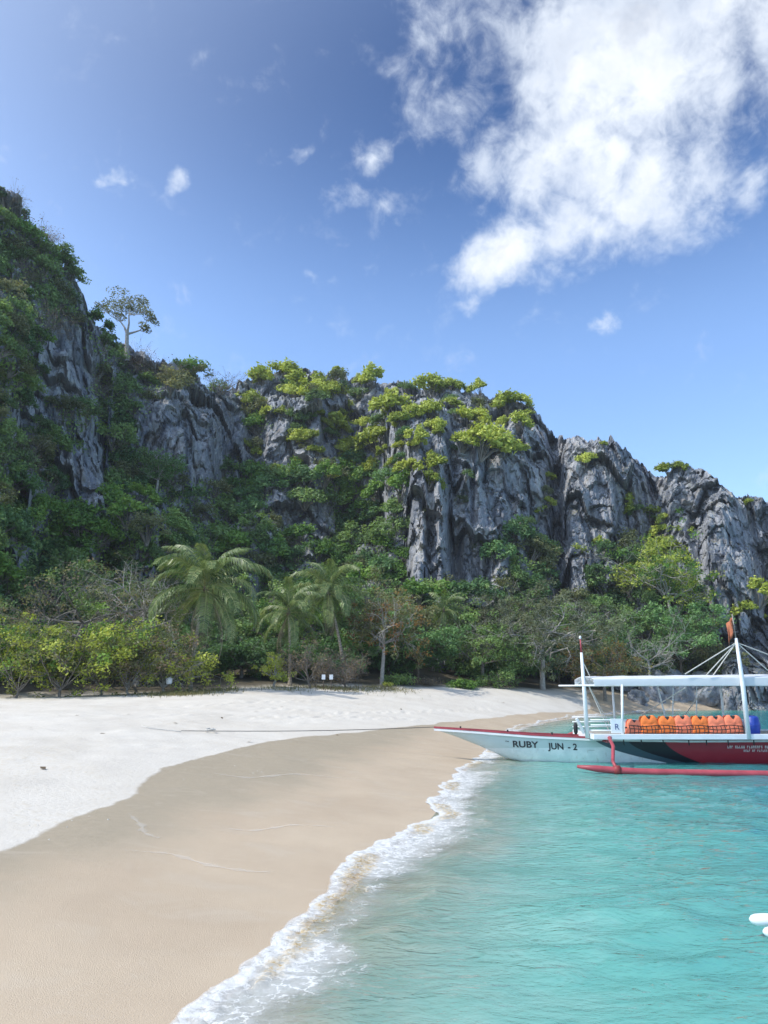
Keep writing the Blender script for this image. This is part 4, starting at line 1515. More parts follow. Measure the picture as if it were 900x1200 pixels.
def RP(px, py, dy=0.0):
    return at_y(px, py, YR) - loc + Vector((0, dy, 0))


fk = RP(149, 388)
mb.tube([Vector((0, 0, -1.2)), RP(148, 402) * .8, fk], [.42, .30, .25], 9, False)
hubs = [RP(139, 374, .8), RP(153, 372, -.8), RP(163, 386, .3)]
for q in hubs:
    mb.tube([fk - Vector((0, 0, .5)), fk.lerp(q, .55) + Vector((.15, 0, -.2)), q], [.2, .14, .10], 7, False)
for px, py, rx, rz in pad:
    for s_ in range(2):
        dy = rg.uniform(-1.5, 1.5)
        c_ = RP(px, py, dy)
        hb2 = min(hubs, key=lambda h_: (h_ - c_).length)
        if s_ == 0:
            mb.tube([hb2, hb2.lerp(c_, .55) + Vector((0, 0, -.3)), c_], [.09, .05, .02], 5, False)
            for k in range(5):
                mb.tube([hb2.lerp(c_, .6), c_ + Vector((rg.normal(0, rx * .05), rg.normal(0, .6), 0))], [.04, .015], 4, False)
        sc_ = YR / 867.0 * 1.05
        for k in range(110):
            a_, r_ = rg.uniform(0, 6.28), math.sqrt(rg.random())
            cs.append(tuple(c_ + Vector((math.cos(a_) * r_ * rx * sc_, math.sin(a_) * r_ * 1.5, rg.normal(0, .5) * rz * sc_ * .45))))
            tn.append(rg.random())
link('trunk', mb.mesh('trunk', MATS['bark_pale'], True), rt)
v, f = leaf_quads(np.array(cs), np.tile([0, 0, 1.0], (len(cs), 1)), .36 * rg.uniform(.5, 1.3, len(cs)), rg)
link('crown', np_mesh('crown', v, f, [MATS['leaf_olive']], False, {'tone': np.repeat(tn, 4)}), rt)
loc, _n = cliff_hit(182, 592)
if loc is not None:
    tree('hill_tree', 'slender white-trunked tree below the big shaded rock face', T, 182, 0, 0, 2.2, 'leaf_dark', 52, 3500, .3, .6, 8, 'bark_pale', (.5, 0), .1, .16, 2, .45, base=loc + Vector((0, -.8, -.8)), height=(at_y(182, 525, loc.y).z - loc.z) + .8)
for px, py, hpx, sd_ in ((258, 452, 45, 53), (12, 255, 38, 54), (46, 285, 30, 57)):
    loc, _n = cliff_hit(px, py)
    if loc is not None:
        nm = {53: 'leafless pale tree on the ridge beside the round green bush', 54: 'leafless grey tree at the top of the steep hill', 57: 'small leafless tree on the steep hill edge below the top'}[sd_]
        h = hpx * (loc - EYE).length / 880.0
        tree('bare_tree', nm, T, px, 0, 0, h * .6, 'leaf_dry', sd_, 260, .2, .3, 8, 'bark_pale', (0, 0), .05, .07, 2, .3, base=loc - Vector((0, 0, .5)), height=h)

# ------------------------------------------------------------------ shrubs standing on the sand
def sand_shrub(name, label, px, Y, top_py, R, mat, seed, n=3800, leaf=.2, fork=.12, limbs=9, bark='bark_grey', leaf2=None, cl=.32, cat='shrub'):
    return tree(name, label, cat, px, Y, top_py, R, mat, seed, n, leaf, fork, limbs, bark, (0, 0), .0, .085, 2, cl, leaf2=leaf2, umbrella=.75 if cat == 'shrub' and R > 1.9 else 0)


sand_shrub('beach_shrub', 'yellow-green shrub with grey stems against the rock wall', 22, 43.5, 716, 2.4, 'leaf_bright', 61, 6000, leaf2=('leaf_yellow', .4))
sand_shrub('beach_shrub', 'wide yellow-green shrub with a greyish twiggy middle', 72, 44, 708, 2.6, 'leaf_yellow', 62, 6000, leaf2=('leaf_olive', .35))
sand_shrub('beach_shrub', 'tall yellow-green shrub under the bare spreading tree', 118, 45.5, 704, 2.5, 'leaf_bright', 63, 6000, leaf2=('leaf_yellow', .45))
sand_shrub('beach_shrub', 'brown-tinged open shrub with crooked pale stems', 150, 46, 716, 2.2, 'leaf_olive', 64, 4500, leaf2=('leaf_dry', .4), bark='bark_pale')
sand_shrub('beach_shrub', 'thin shrub with bright yellow leaves beside the tall palm trunk', 192, 46.8, 728, 2.0, 'leaf_yellow', 65, 4800, leaf2=('leaf_olive', .25), bark='bark_pale')
sand_shrub('beach_shrub', 'small bright yellow shrub with a forked pale trunk', 322, 54, 762, 1.2, 'leaf_yellow', 66, 1900, .14, .35, 7, 'bark_pale', cl=.2)
sand_shrub('dry_bush', 'brown twiggy half-bare bush beside the white signs', 362, 55.5, 738, 2.2, 'leaf_dry', 67, 1500, .14, .15, 10, cat='bush')
sand_shrub('dry_bush', 'low grey-brown twiggy bush right of the white signs', 405, 57, 756, 2.0, 'leaf_dry', 68, 1500, .14, .12, 10, cat='bush')
sand_shrub('beach_shrub', 'bright green rounded shrub at the sand edge', 548, 66, 790, 1.7, 'leaf_bright', 69, 2600, .18, .1, 10)
sand_shrub('dry_bush', 'small grey leafless bush beside the bright green shrub', 503, 65.5, 790, 1.3, 'leaf_dry', 70, 500, .14, .12, 9, cat='bush')
sand_shrub('beach_shrub', 'low dull green shrub at the foot of the almond tree', 470, 64.5, 785, 1.6, 'leaf_mid', 71, 2200, .18, .1, 9)
sand_shrub('beach_shrub', 'dull green shrub beside the hollow of the broad tree', 585, 70, 780, 1.9, 'leaf_mid', 72, 2600, .2, .1, 9)
sand_shrub('beach_shrub', 'low yellowish shrub tuft in front of the almond trunk', 455, 61.5, 797, .6, 'leaf_yellow', 73, 500, .14, .1, 7, cl=.12)

# sparse grass and fallen leaves at the top of the sand
rng = np.random.default_rng(77)
vs, fs, tn = [], [], []
for cx, cy, rx, ry_, n in ((208, 812, 34, 3.0, 1500), (255, 808, 25, 2.5, 700), (395, 806, 40, 2.0, 1100), (450, 806, 30, 2.0, 900), (330, 806, 30, 1.5, 400)):
    for k in range(n):
        p = on_ground(cx, cy + 1.5) if k == 0 else p
        sc_ = p.y / 867.0
        x, y = p.x + rng.normal(0, rx * sc_ * .55), p.y + rng.normal(0, 1.3)
        vs.append((x, y))
P_ = np.array(vs)
z_ = ground(P_[:, 0], P_[:, 1])[0]
V, F = [], []
for (x, y), z in zip(P_, z_):
    a, h = rng.uniform(0, 6.28), rng.uniform(.10, .28)
    w = .02
    lx, ly = rng.normal(0, .10, 2)
    b = len(V)
    V += [(x - w * math.cos(a), y - w * math.sin(a), z - .01), (x + w * math.cos(a), y + w * math.sin(a), z - .01), (x + lx, y + ly, z + h)]
    F.append((b, b + 1, b + 2))
    tn += [rng.random()] * 3
o = link('beach_grass', np_mesh('beach_grass', np.array(V), np.array(F), [MATS['dry_grass']], False, {'tone': np.array(tn)}))
tag(o, 'thin dry grass patches where the sand meets the trees', 'grass', kind='stuff')

# ------------------------------------------------------------------ boulders at the right-hand shore
def boulder_mesh(seed):
    bm = bmesh.new()
    bmesh.ops.create_icosphere(bm, subdivisions=4, radius=1.0)
    co = np.array([tuple(v.co) for v in bm.verts])
    d = 1 + .45 * fbm(co[:, 0] * 1.1 + seed * 3, co[:, 1] * 1.1, co[:, 2] * 1.1, 3, seed) + .22 * ridged(co[:, 0] * 3 + seed, co[:, 1] * 3, co[:, 2] * 1.6, 3, seed + 3)
    fcs = np.array([[v.index for v in f.verts] for f in bm.faces])
    bm.free()
    return np_mesh('boulder', co * d[:, None], fcs, [MATS['limestone']], False, {'streak': fbm(co[:, 0] * 2, co[:, 1] * 2, co[:, 2], 3, 5)})


bmesh_ = [boulder_mesh(s) for s in range(5)]
rb = random.Random(4)
for k, (px, py, s) in enumerate([(742, 833, 1.1), (760, 832, 1.5), (772, 829, 2.0), (788, 831, 1.3), (800, 826, 2.5), (818, 829, 1.7), (832, 825, 2.8), (850, 829, 1.8), (866, 824, 3.0), (884, 829, 2.2), (898, 823, 3.4),
                                 (915, 829, 2.2), (728, 826, 1.2), (752, 822, 1.8), (780, 818, 2.4), (940, 824, 3.0), (845, 815, 3.0), (880, 812, 3.4)]):
    p = at_z(px, max(py, 831.5), 0.0)
    y = p.y + (829 - py) * 0.35
    x = (px - 450) / 867 * y * .985
    o = link('boulder', bmesh_[k % 5], None, (x, y, max(gz(x, y), 0) + s * .18), (rb.uniform(0, 6), rb.uniform(-.4, .4), rb.uniform(0, 6)))
    o.scale = (s * rb.uniform(.8, 1.2), s * rb.uniform(.8, 1.1), s * rb.uniform(.6, .85))
    tag(o, 'rough grey limestone boulder at the waterline below the cliff', 'boulder', 'boulders along the rocky shore')

# ------------------------------------------------------------------ the outrigger boat
BO = Vector((11.0, 26.2, 0.0))
boat = tag(empty('outrigger_boat', BO), 'white outrigger boat with red floats and a long awning', 'boat')
simple_mat('white_paint', (0.74, 0.77, 0.78), 0.45, 0.06, 2.5, 0.4, 0.05)
m, N = new_mat('awning_white')
co = N.n('ShaderNodeTexCoord').outputs['Object']
cl_ = N.ramp(N.noise(co, 1.5, 5, .6), [(.3, (0.80, 0.82, 0.83)), (.7, (0.88, 0.89, 0.90))])
pb_ = principled(N, cl_, .6, .3, bump(N, N.noise(co, 5, 4), .15, .03))
tb_ = N.n('ShaderNodeBsdfTranslucent')
tb_.inputs['Color'].default_value = (.8, .82, .84, 1)
mx = N.n('ShaderNodeMixShader')
mx.inputs[0].default_value = .35
N.l(pb_.outputs[0], mx.inputs[1])
N.l(tb_.outputs[0], mx.inputs[2])
finish(N, mx.outputs[0])
simple_mat('red_paint', (0.36, 0.06, 0.075), 0.45, 0.25, 2.5, 0.4, 0.1)
simple_mat('dark_red_paint', (0.22, 0.03, 0.03), 0.5, 0.3, 2.5, 0.4)
simple_mat('black_rubber', (0.02, 0.02, 0.022), 0.6, 0.3, 6)
simple_mat('rope_pale', (0.55, 0.53, 0.48), 0.9, 0.15, 20)
simple_mat('rope_dark', (0.10, 0.095, 0.085), 0.9, 0.3, 20)
simple_mat('deck_wood', (0.34, 0.31, 0.27), 0.8, 0.25, 4, 0.2, 0.2)
simple_mat('letter_black', (0.025, 0.025, 0.03), 0.5, 0.1)
simple_mat('letter_white', (0.72, 0.70, 0.68), 0.5, 0.1)
simple_mat('letter_blue', (0.06, 0.09, 0.25), 0.5, 0.1)
simple_mat('vest_orange', (0.96, 0.235, 0.06), 0.7, 0.07, 9, 0.2, 0.3)
simple_mat('vest_coral', (0.96, 0.26, 0.14), 0.7, 0.07, 9, 0.2, 0.3)
simple_mat('strap_black', (0.025, 0.022, 0.022), 0.7, 0.2, 9)
simple_mat('barrel_blue', (0.02, 0.06, 0.38), 0.4, 0.15, 3, 0.5)
simple_mat('flag_rust', (0.42, 0.14, 0.07), 0.8, 0.25, 5)
# hull paint: white bow, dark teal sweep, black swoosh, red midship (laid on by length and height)
m, N = new_mat('hull_paint')
sp = N.n('ShaderNodeSeparateXYZ')
N.l(N.n('ShaderNodeTexCoord').outputs['Object'], sp.inputs[0])
hx, hz = sp.outputs['X'], sp.outputs['Z']            # metres aft of the bow-side origin, above water
co = N.n('ShaderNodeTexCoord').outputs['Object']
grime = N.noise(co, 3.0, 5, .6)


def edge(a, b, c_):
    """x - (a + b*h + c*h^2) > 0, h = 0.72 - z"""
    h = N.math('SUBTRACT', 0.74, hz)
    q = N.math('MULTIPLY_ADD', N.math('MULTIPLY', h, h), c_, N.math('MULTIPLY_ADD', h, b, a))
    return N.sstep(N.math('SUBTRACT', hx, q), -0.01, 0.01)


white = N.mixc(N.sstep(grime, .35, .7), (0.58, 0.64, 0.65), (0.72, 0.75, 0.75))
smp = N.n('ShaderNodeMapping')
smp.inputs['Scale'].default_value = (5, 5, 0.7)
N.l(co, smp.inputs[0])
runs = N.noise(smp.outputs[0], 1.6, 5, .65)                  # rust and dirt runs
white = N.mixc(N.math('MULTIPLY', N.sstep(runs, .56, .72), .4), white, (0.36, 0.31, 0.25))
upper = N.mixc(N.sstep(N.math('ADD', hz, N.math('MULTIPLY', hx, -0.018)), 0.545, 0.555), white, (0.46, 0.55, 0.54))
c1_ = N.mixc(edge(-4.05, 1.0, 2.9), upper, (0.05, 0.09, 0.11))
c2_ = N.mixc(edge(-2.95, 0.3, 3.0), c1_, (0.012, 0.013, 0.018))
c3_ = N.mixc(edge(-1.75, 0.2, 1.9), c2_, N.mixc(grime, (0.26, 0.016, 0.03), (0.36, 0.03, 0.045)))
finish(N, principled(N, c3_, 0.35, 0.45, bump(N, grime, .1, .02)).outputs[0])

xs = np.concatenate([np.linspace(1.70, 3.2, 14), np.linspace(3.35, 20.6, 60)])
sheer = np.interp(xs, [1.7, 3, 5, 7, 10, 15, 18, 20.6], [1.08, 1.0, .86, .78, .74, .76, .88, 1.10])
keel = np.interp(xs, [1.7, 2.4, 3.2, 4.1, 5.0, 6, 8, 15, 18, 20.6], [1.03, .80, .50, .10, -.12, -.3, -.45, -.5, -.35, .4])
hb_ = np.interp(xs, [1.7, 2.3, 3.2, 5, 7, 10, 16, 19, 20.6], [.035, .12, .24, .46, .62, .70, .70, .5, .30])
NT_ = 15
hv = []
for x, s, k, hb in zip(xs, sheer, keel, hb_):
    for j in range(2 * NT_ - 1):
        t = abs(j - (NT_ - 1)) / (NT_ - 1)
        sgn = -1 if j < NT_ - 1 else 1
        hv.append((x - BO.x, sgn * hb * (1 - (1 - t) ** 2.1), k + (s - k) * t ** 1.25))
nh = 2 * NT_ - 1
hf = [tuple(q) for q in grid_faces(len(xs), nh).tolist()]
hf.append(tuple(range(nh)))
hf.append(tuple((len(xs) - 1) * nh + i for i in range(nh - 1, -1, -1)))
hull_me = np_mesh('hull', np.array(hv), hf, [MATS['hull_paint']], True)
hull = link('hull', hull_me, boat)
HB = BVHTree.FromPolygons([tuple(p) for p in hv], hf)


def bl(name, mb, mat, parent=boat, smooth=False, bevel=0.0):
    return link(name, mb.mesh(name, MATS[mat] if isinstance(mat, str) else mat, smooth, BO, bevel), parent)


# gunwale caps and rubbing strakes
for sgn in (-1, 1):
    for nm, dz, w, h_, mat, oy in (('gunwale', .0, .07, .055, 'red_paint', -.03), ('rubbing_strake', -.075, .05, .06, 'white_paint', .012)):
        mb = MB()
        vs, fs = [], []
        for i, (x, s, hb) in enumerate(zip(xs, sheer, hb_)):
            y0 = BO.y + sgn * (hb + oy - w * .5 + .025)
            y1 = BO.y + sgn * (hb + oy + w * .5 + .025)
            z0, z1 = s + dz - h_ * .3, s + dz + h_ * .7
            vs += [(x, y0, z0), (x, y1, z0), (x, y1, z1), (x, y0, z1)]
            if i:
                b = 4 * i
                for a_, c_ in ((0, 1), (1, 2), (2, 3), (3, 0)):
                    fs.append((b - 4 + a_, b - 4 + c_, b + c_, b + a_))
        n_ = 4 * (len(xs) - 1)
        fs += [(0, 3, 2, 1), (n_, n_ + 1, n_ + 2, n_ + 3)]
        mb.add(vs, fs)
        bl(nm, mb, mat)
mb = MB()
fd = [i for i, x in enumerate(xs) if x < 7.2]
for a_, b_ in zip(fd[:-1], fd[1:]):
    q = []
    for i, sg in ((a_, -1), (b_, -1), (b_, 1), (a_, 1)):
        q.append((xs[i], BO.y + sg * (hb_[i] - .012), sheer[i] - .03))
    mb.add(q, [(0, 1, 2, 3)])
bl('foredeck', mb, 'dark_red_paint')
mb = MB()
for x in (2.6, 4.2, 5.7):
    s = float(np.interp(x, xs, sheer))
    mb.tube([(x, BO.y - .05, s - .02), (x, BO.y - .05, s + .10)], .03, 6)
bl('mooring_cleat', mb, 'black_rubber')

# platform deck with planked edge, and the struts under it
DY0, DY1, DX0, DX1, DZ = 24.9, 27.5, 6.75, 19.4, 0.86
npl = 13
for k in range(npl):
    y0 = DY0 + .14 + (DY1 - DY0 - .28) * k / npl
    y1 = DY0 + .14 + (DY1 - DY0 - .28) * (k + 1) / npl - .014
    mb = MB().box((DX0 + .08, y0, DZ + .012), (DX1 - .08, y1, DZ + .05))
    bl('deck_plank', mb, 'deck_wood')
for y in (DY0, DY1):
    bl('deck_beam', MB().box((DX0, y - .07, DZ - .085), (DX1, y + .07, DZ + .085)), 'white_paint', bevel=.015)
for x in (DX0 + .07, DX1 - .07):
    bl('deck_beam', MB().box((x - .07, DY0 + .072, DZ - .08), (x + .07, DY1 - .072, DZ + .075)), 'white_paint', bevel=.01)
for k in range(17):
    x = 7.6 + k * .7 + (.13 if k % 3 == 0 else 0)
    for y, s in ((DY0, 1), (DY1, -1)):
        mb = MB().tube([(x, y + .02 * s, DZ - .09), (x + .01, y + .05 * s, DZ - .2), (x + .05, y + .13 * s, DZ - .26)], .02, 5)
        bl('deck_hook', mb, 'black_rubber')
for k in range(9):
    x = 7.3 + k * 1.4
    bl('cross_joist', MB().box((x - .04, DY0 + .074, DZ - .075), (x + .04, DY1 - .074, DZ + .008)), 'white_paint')

# awning: long arched canvas roof with side valances
RX0, RX1, RY, RH = 6.90, 19.6, 1.26, 26.2
vs, fs = [], []
nx, na = 40, 13
for i in range(nx + 1):
    x = RX0 + (RX1 - RX0) * i / nx
    sag = .018 * math.sin(i * 2.1) + .012 * math.sin(i * 5.3)
    rise = .011 * (x - RX0)
    prof = [(-1.0, 2.47), (-1.0, 2.57 + sag), (-.995, 2.66 + rise)]
    for j in range(na):
        u = -1 + 2 * j / (na - 1)
        prof.append((u * .985, 2.68 + rise + .10 * (1 - u * u) + sag * .4))
    prof += [(.995, 2.66 + rise), (1.0, 2.57 + sag), (1.0, 2.47)]
    for u, z in prof:
        vs.append((x, RH + u * RY, z))
npf = len(prof)
for i in range(nx):
    for j in range(npf - 1):
        fs.append((i * npf + j, (i + 1) * npf + j, (i + 1) * npf + j + 1, i * npf + j + 1))
aw = bl('awning', MB().add(vs, fs), 'awning_white')
sm = aw.modifiers.new('thickness', 'SOLIDIFY')
sm.thickness = .02
for k in range(10):
    x = 7.0 + k * 1.36
    mb = MB().tube([(x, RH - RY + .05, 2.52), (x, RH - RY * .5, 2.66), (x, RH, 2.72), (x, RH + RY * .5, 2.66), (x, RH + RY - .05, 2.52)], .022, 6)
    bl('awning_hoop', mb, 'white_paint', smooth=True)
for y in (RH - RY + .06, RH + RY - .06):
    bl('awning_rail', MB().tube([(6.3, y, 2.47), (12, y, 2.485), (19.8, y, 2.47)], .03, 7), 'white_paint', smooth=True)
for x in (7.82, 15.2, 18.6):
    bl('post', MB().tube([(x - .10, DY0 + .06, DZ), (x, DY0 + .06, 2.5)], .042, 8), 'white_paint', smooth=True)
for x, r in ((8.25, .04), (10.45, .022), (11.3, .022), (12.15, .04), (13.0, .04), (15.4, .04), (18.6, .04)):
    bl('post', MB().tube([(x + (-.18 if r < .03 else 0), DY1 - .06, DZ), (x, DY1 - .06, 2.5)], r, 8), 'white_paint', smooth=True)
bl('post', MB().tube([(10.15, DY1 - .1, DZ), (9.85, DY1 - .1, 2.5)], .03, 7), 'white_paint', smooth=True)
# masts
def P(px, py, Y):
    return at_y(px, py, Y)


FM = P(688, 856, 25.3)
bl('front_mast', MB().tube([(FM.x, 25.3, .8), (FM.x - .01, 25.3, 2.4), (FM.x - .03, 25.3, 3.55)], [.072, .066, .045], 9), 'white_paint', smooth=True)
tip = bl('mast_tip', MB().tube([(FM.x - .03, 25.3, 3.5), (FM.x - .04, 25.3, 4.02)], [.03, .022], 7), 'red_paint', smooth=True)
bl('mast_light', MB().tube([(FM.x - .04, 25.3, 4.0), (FM.x - .04, 25.3, 4.06), (FM.x - .04, 25.3, 4.11)], [.03, .045, .02], 8), 'white_paint', smooth=True)
MM = P(876, 850, 24.85)
MX = MM.x
bl('main_mast', MB().tube([(MX, 24.86, .8), (MX, 24.86, 2.5), (MX - .015, 24.86, 3.0), (MX - .06, 24.86, 4.0)], [.078, .074, .064, .045], 12), 'white_paint', smooth=True)
fl = MB()
vs, fs = [], []
for i in range(7):
    for j in range(5):
        vs.append((MX - .10 - .035 * i + .03 * math.sin(j), 24.86 + .07 * math.sin(i * 1.3 + j * .7), 4.70 - .13 * j - .035 * i * (1 + .25 * j)))
for i in range(6):
    for j in range(4):
        fs.append((i * 5 + j, (i + 1) * 5 + j, (i + 1) * 5 + j + 1, i * 5 + j + 1))
flag = bl('flag', fl.add(vs, fs), 'flag_rust', smooth=True)
sm = flag.modifiers.new('thickness', 'SOLIDIFY')
sm.thickness = .012
bl('flag_staff', MB().tube([(MX - .06, 24.86, 3.95), (MX - .10, 24.86, 4.8)], .018, 6), 'deck_wood', smooth=True)
mt = (MX - .06, 24.86, 3.86)
for q in ((P(803, 790, 24.9)), (P(829, 790, 24.9)), Vector((MX + .9, 24.9, 2.95)), Vector((MX + 2.3, 24.9, 2.95)), Vector((MX - 1.4, 27.4, .95)), Vector((MX - .3, 27.5, 2.6))):
    bl('stay_rope', MB().tube([mt, tuple(q)], .018, 5), 'rope_pale')
bl('stay_rope', MB().tube([(P(803, 806, 24.95)), (P(752, 838, 26.6))], .022, 5), 'rope_pale')
for q in ((FM.x + .75, 25.3, .95), (FM.x + .95, 25.6, .95)):
    bl('stay_rope', MB().tube([(FM.x + .02, 25.3, 2.75), q], .016, 5), 'rope_pale')
bl('stay_rope', MB().tube([(FM.x - .02, 25.3, 3.3), (FM.x + .25, 25.2, 2.6)], .014, 5), 'rope_pale')
# fore rails
for z in (1.05, 1.22, 1.38):
    bl('guard_rail', MB().tube([(FM.x + .05, 25.0, z), (7.78, 24.98, z)], .022, 6), 'white_paint', smooth=True)
    bl('guard_rail', MB().tube([(FM.x + .05, 27.4, z), (8.3, 27.42, z)], .022, 6), 'white_paint', smooth=True)
bl('bow_brace', MB().tube([(FM.x - .35, 25.2, 1.42), (FM.x - .12, 25.25, .95)], .05, 6), 'white_paint')
bl('fender', MB().tube([(FM.x - .42, 25.1, .92), (FM.x - .42, 25.1, 1.0), (FM.x - .42, 25.1, 1.2), (FM.x - .42, 25.1, 1.3)], [.03, .07, .07, .03], 8), 'black_rubber', smooth=True)
# lettered white board between the front posts
bd = bl('notice_board', MB().box((7.36, 24.94, .97), (7.74, 24.97, 1.42)), 'white_paint', bevel=.006)
# bench inside, behind the jackets
bl('bench', MB().box((8.0, 25.62, .95), (12.4, 26.0, 1.36)), 'white_paint', bevel=.02)
bl('bench', MB().box((13.0, 25.3, .95), (18.2, 25.9, 1.32)), 'white_paint', bevel=.02)
# black rope net along the side
mb = MB()
nx0, nx1 = 7.95, 11.62
for i in range(27):
    x = nx0 + (nx1 - nx0) * i / 26 + .02 * math.sin(i * 3)
    mb.tube([(x, 24.93, .93), (x + .015, 24.90, 1.06), (x, 24.93, 1.20 + .02 * math.sin(i * .8))], .013, 4, False)
for k, z in enumerate((.97, 1.09, 1.20)):
    mb.tube([(nx0 + (nx1 - nx0) * i / 26, 24.915, z + .02 * math.sin(i * .8 + k)) for i in range(27)], .014, 4, False)
bl('side_net', mb, 'strap_black')
# side floats on red outrigger arms
for sgn in (-1, 1):
    yy = lambda d: BO.y + sgn * d
    mb = MB()
    pts, rr = [], []
    for i in range(26):
        t = i / 25
        x = 5.62 + 13.6 * t
        pts.append((x, yy(3.55 + 2.2 * min(t, .5)), .05 + .12 * max(0, 1 - t * 6) ** 2 + .02 * max(0, t - .85) * 6))
        rr.append(.095 * min(1, .45 + t * 22))
    mb.tube(pts, rr, 10)
    bl('outrigger_float', mb, 'red_paint', smooth=True)
    for x0, x1 in ((7.25, 6.72), (13.2, 13.1), (18.2, 18.3)):
        t = (x1 - 5.62) / 13.6
        yf = 3.55 + 2.2 * min(t, .5)
        pts = [(x0, yy(0.0), .92 - .16), (x0, yy(1.15), .70), (x0, yy(1.48), .84), (x0 + (x1 - x0) * .3, yy(1.9), .86), (x0 + (x1 - x0) * .6, yy(2.8), .68), (x1, yy(yf - .35), .30), (x1, yy(yf), .10)]
        pts[0] = (x0, yy(0.0), .72)
        bl('outrigger_arm', MB().tube(pts, [.05, .05, .058, .058, .055, .05, .046], 8), 'red_paint', smooth=True)
        bl('lashing', MB().tube([(x1 - .09, yy(yf), .09), (x1 + .09, yy(yf), .09)], .13, 10), 'dark_red_paint', smooth=True)


# lettering wrapped on the hull side
def text_mesh(s, size, bold=0.0):
    cu = bpy.data.curves.new('lettering', 'FONT')
    cu.body = s
    cu.size = size
    cu.offset = bold
    cu.align_x = 'LEFT'
    ob = bpy.data.objects.new('lettering', cu)
    COL.objects.link(ob)
    bpy.context.view_layer.update()
    me = bpy.data.meshes.new_from_object(ob.evaluated_get(bpy.context.evaluated_depsgraph_get()))
    bpy.data.objects.remove(ob)
    return me


def letter_on_hull(s, size, x0, z0, slope, mat, wide=1.0, shear=0.0, bold=0.0):
    me = text_mesh(s, size, bold)
    bm = bmesh.new()
    bm.from_mesh(me)
    bmesh.ops.triangulate(bm, faces=bm.faces[:])
    bmesh.ops.subdivide_edges(bm, edges=[e for e in bm.edges if e.calc_length() > .12], cuts=2)
    for v in bm.verts:
        x = x0 - BO.x + v.co.x * wide + shear * v.co.y
        z = z0 + v.co.y + slope * v.co.x
        loc, nr, ix, ds = HB.ray_cast(Vector((x, -3, z)), Vector((0, 1, 0)), 6)
        y = (loc.y if loc else -.6) - .012
        v.co = (x, y, z)
    bm.to_mesh(me)
    bm.free()
    me.materials.clear()
    me.materials.append(MATS[mat])
    return link('lettering', me, hull)


letter_on_hull('RUBY', .285, 4.30, .475, -.03, 'letter_black', 1.18, -.08, .007)
letter_on_hull('JUN', .285, 5.48, .415, -.02, 'letter_black', 1.0, -.08, .007)
letter_on_hull('-', .285, 6.10, .40, -.02, 'letter_black', 1.0, -.08, .007)
letter_on_hull('2', .285, 6.27, .395, -.02, 'letter_black', 1.0, -.08, .007)
letter_on_hull('~', .2, 4.05, .60, 0, 'letter_black', 1.2)
letter_on_hull('___', .12, 6.75, .40, 0, 'letter_black', 1.2)


def marks_on_hull(words, x0, z0, cw, ch, mat):
    """a line too worn to read: one block of strokes for each letter of each word"""
    rg_ = random.Random(int(x0 * 100))
    vs, fs = [], []
    x = x0
    for n_ in words:
        for k in range(n_):
            bars = [(0, 0, .3, 1), (.0, rg_.choice((0, .7)), .8, .3)] + ([(.55, 0, .27, rg_.choice((.5, 1)))] if rg_.random() < .7 else [])
            for bx, bz, bw, bh in bars:
                b = len(vs)
                for ux, uz in ((bx, bz), (bx + bw, bz), (bx + bw, min(1, bz + bh)), (bx, min(1, bz + bh))):
                    xx, zz_ = x + ux * cw * .8 - BO.x, z0 + uz * ch
                    lo_, *_r = HB.ray_cast(Vector((xx, -3, zz_)), Vector((0, 1, 0)), 6)
                    vs.append((xx, (lo_.y if lo_ else -.6) - .010 - .002 * len(bars), zz_))
                fs.append((b, b + 1, b + 2, b + 3))
            x += cw
        x += cw * .9
    me_ = bpy.data.meshes.new('lettering')
    me_.from_pydata(vs, [], fs)
    me_.materials.append(MATS[mat])
    link('lettering', me_, hull)


marks_on_hull([3, 5, 8, 3, 4], 11.32, .455, .066, .085, 'letter_white')
marks_on_hull([4, 2, 6], 11.85, .345, .058, .07, 'letter_white')
me = text_mesh('R', .26)
for v in me.vertices:
    v.co = (7.47 - BO.x + v.co.x, 24.94 - .012 - BO.y, 1.08 + v.co.y)
me.materials.append(MATS['letter_blue'])
link('lettering', me, bd)


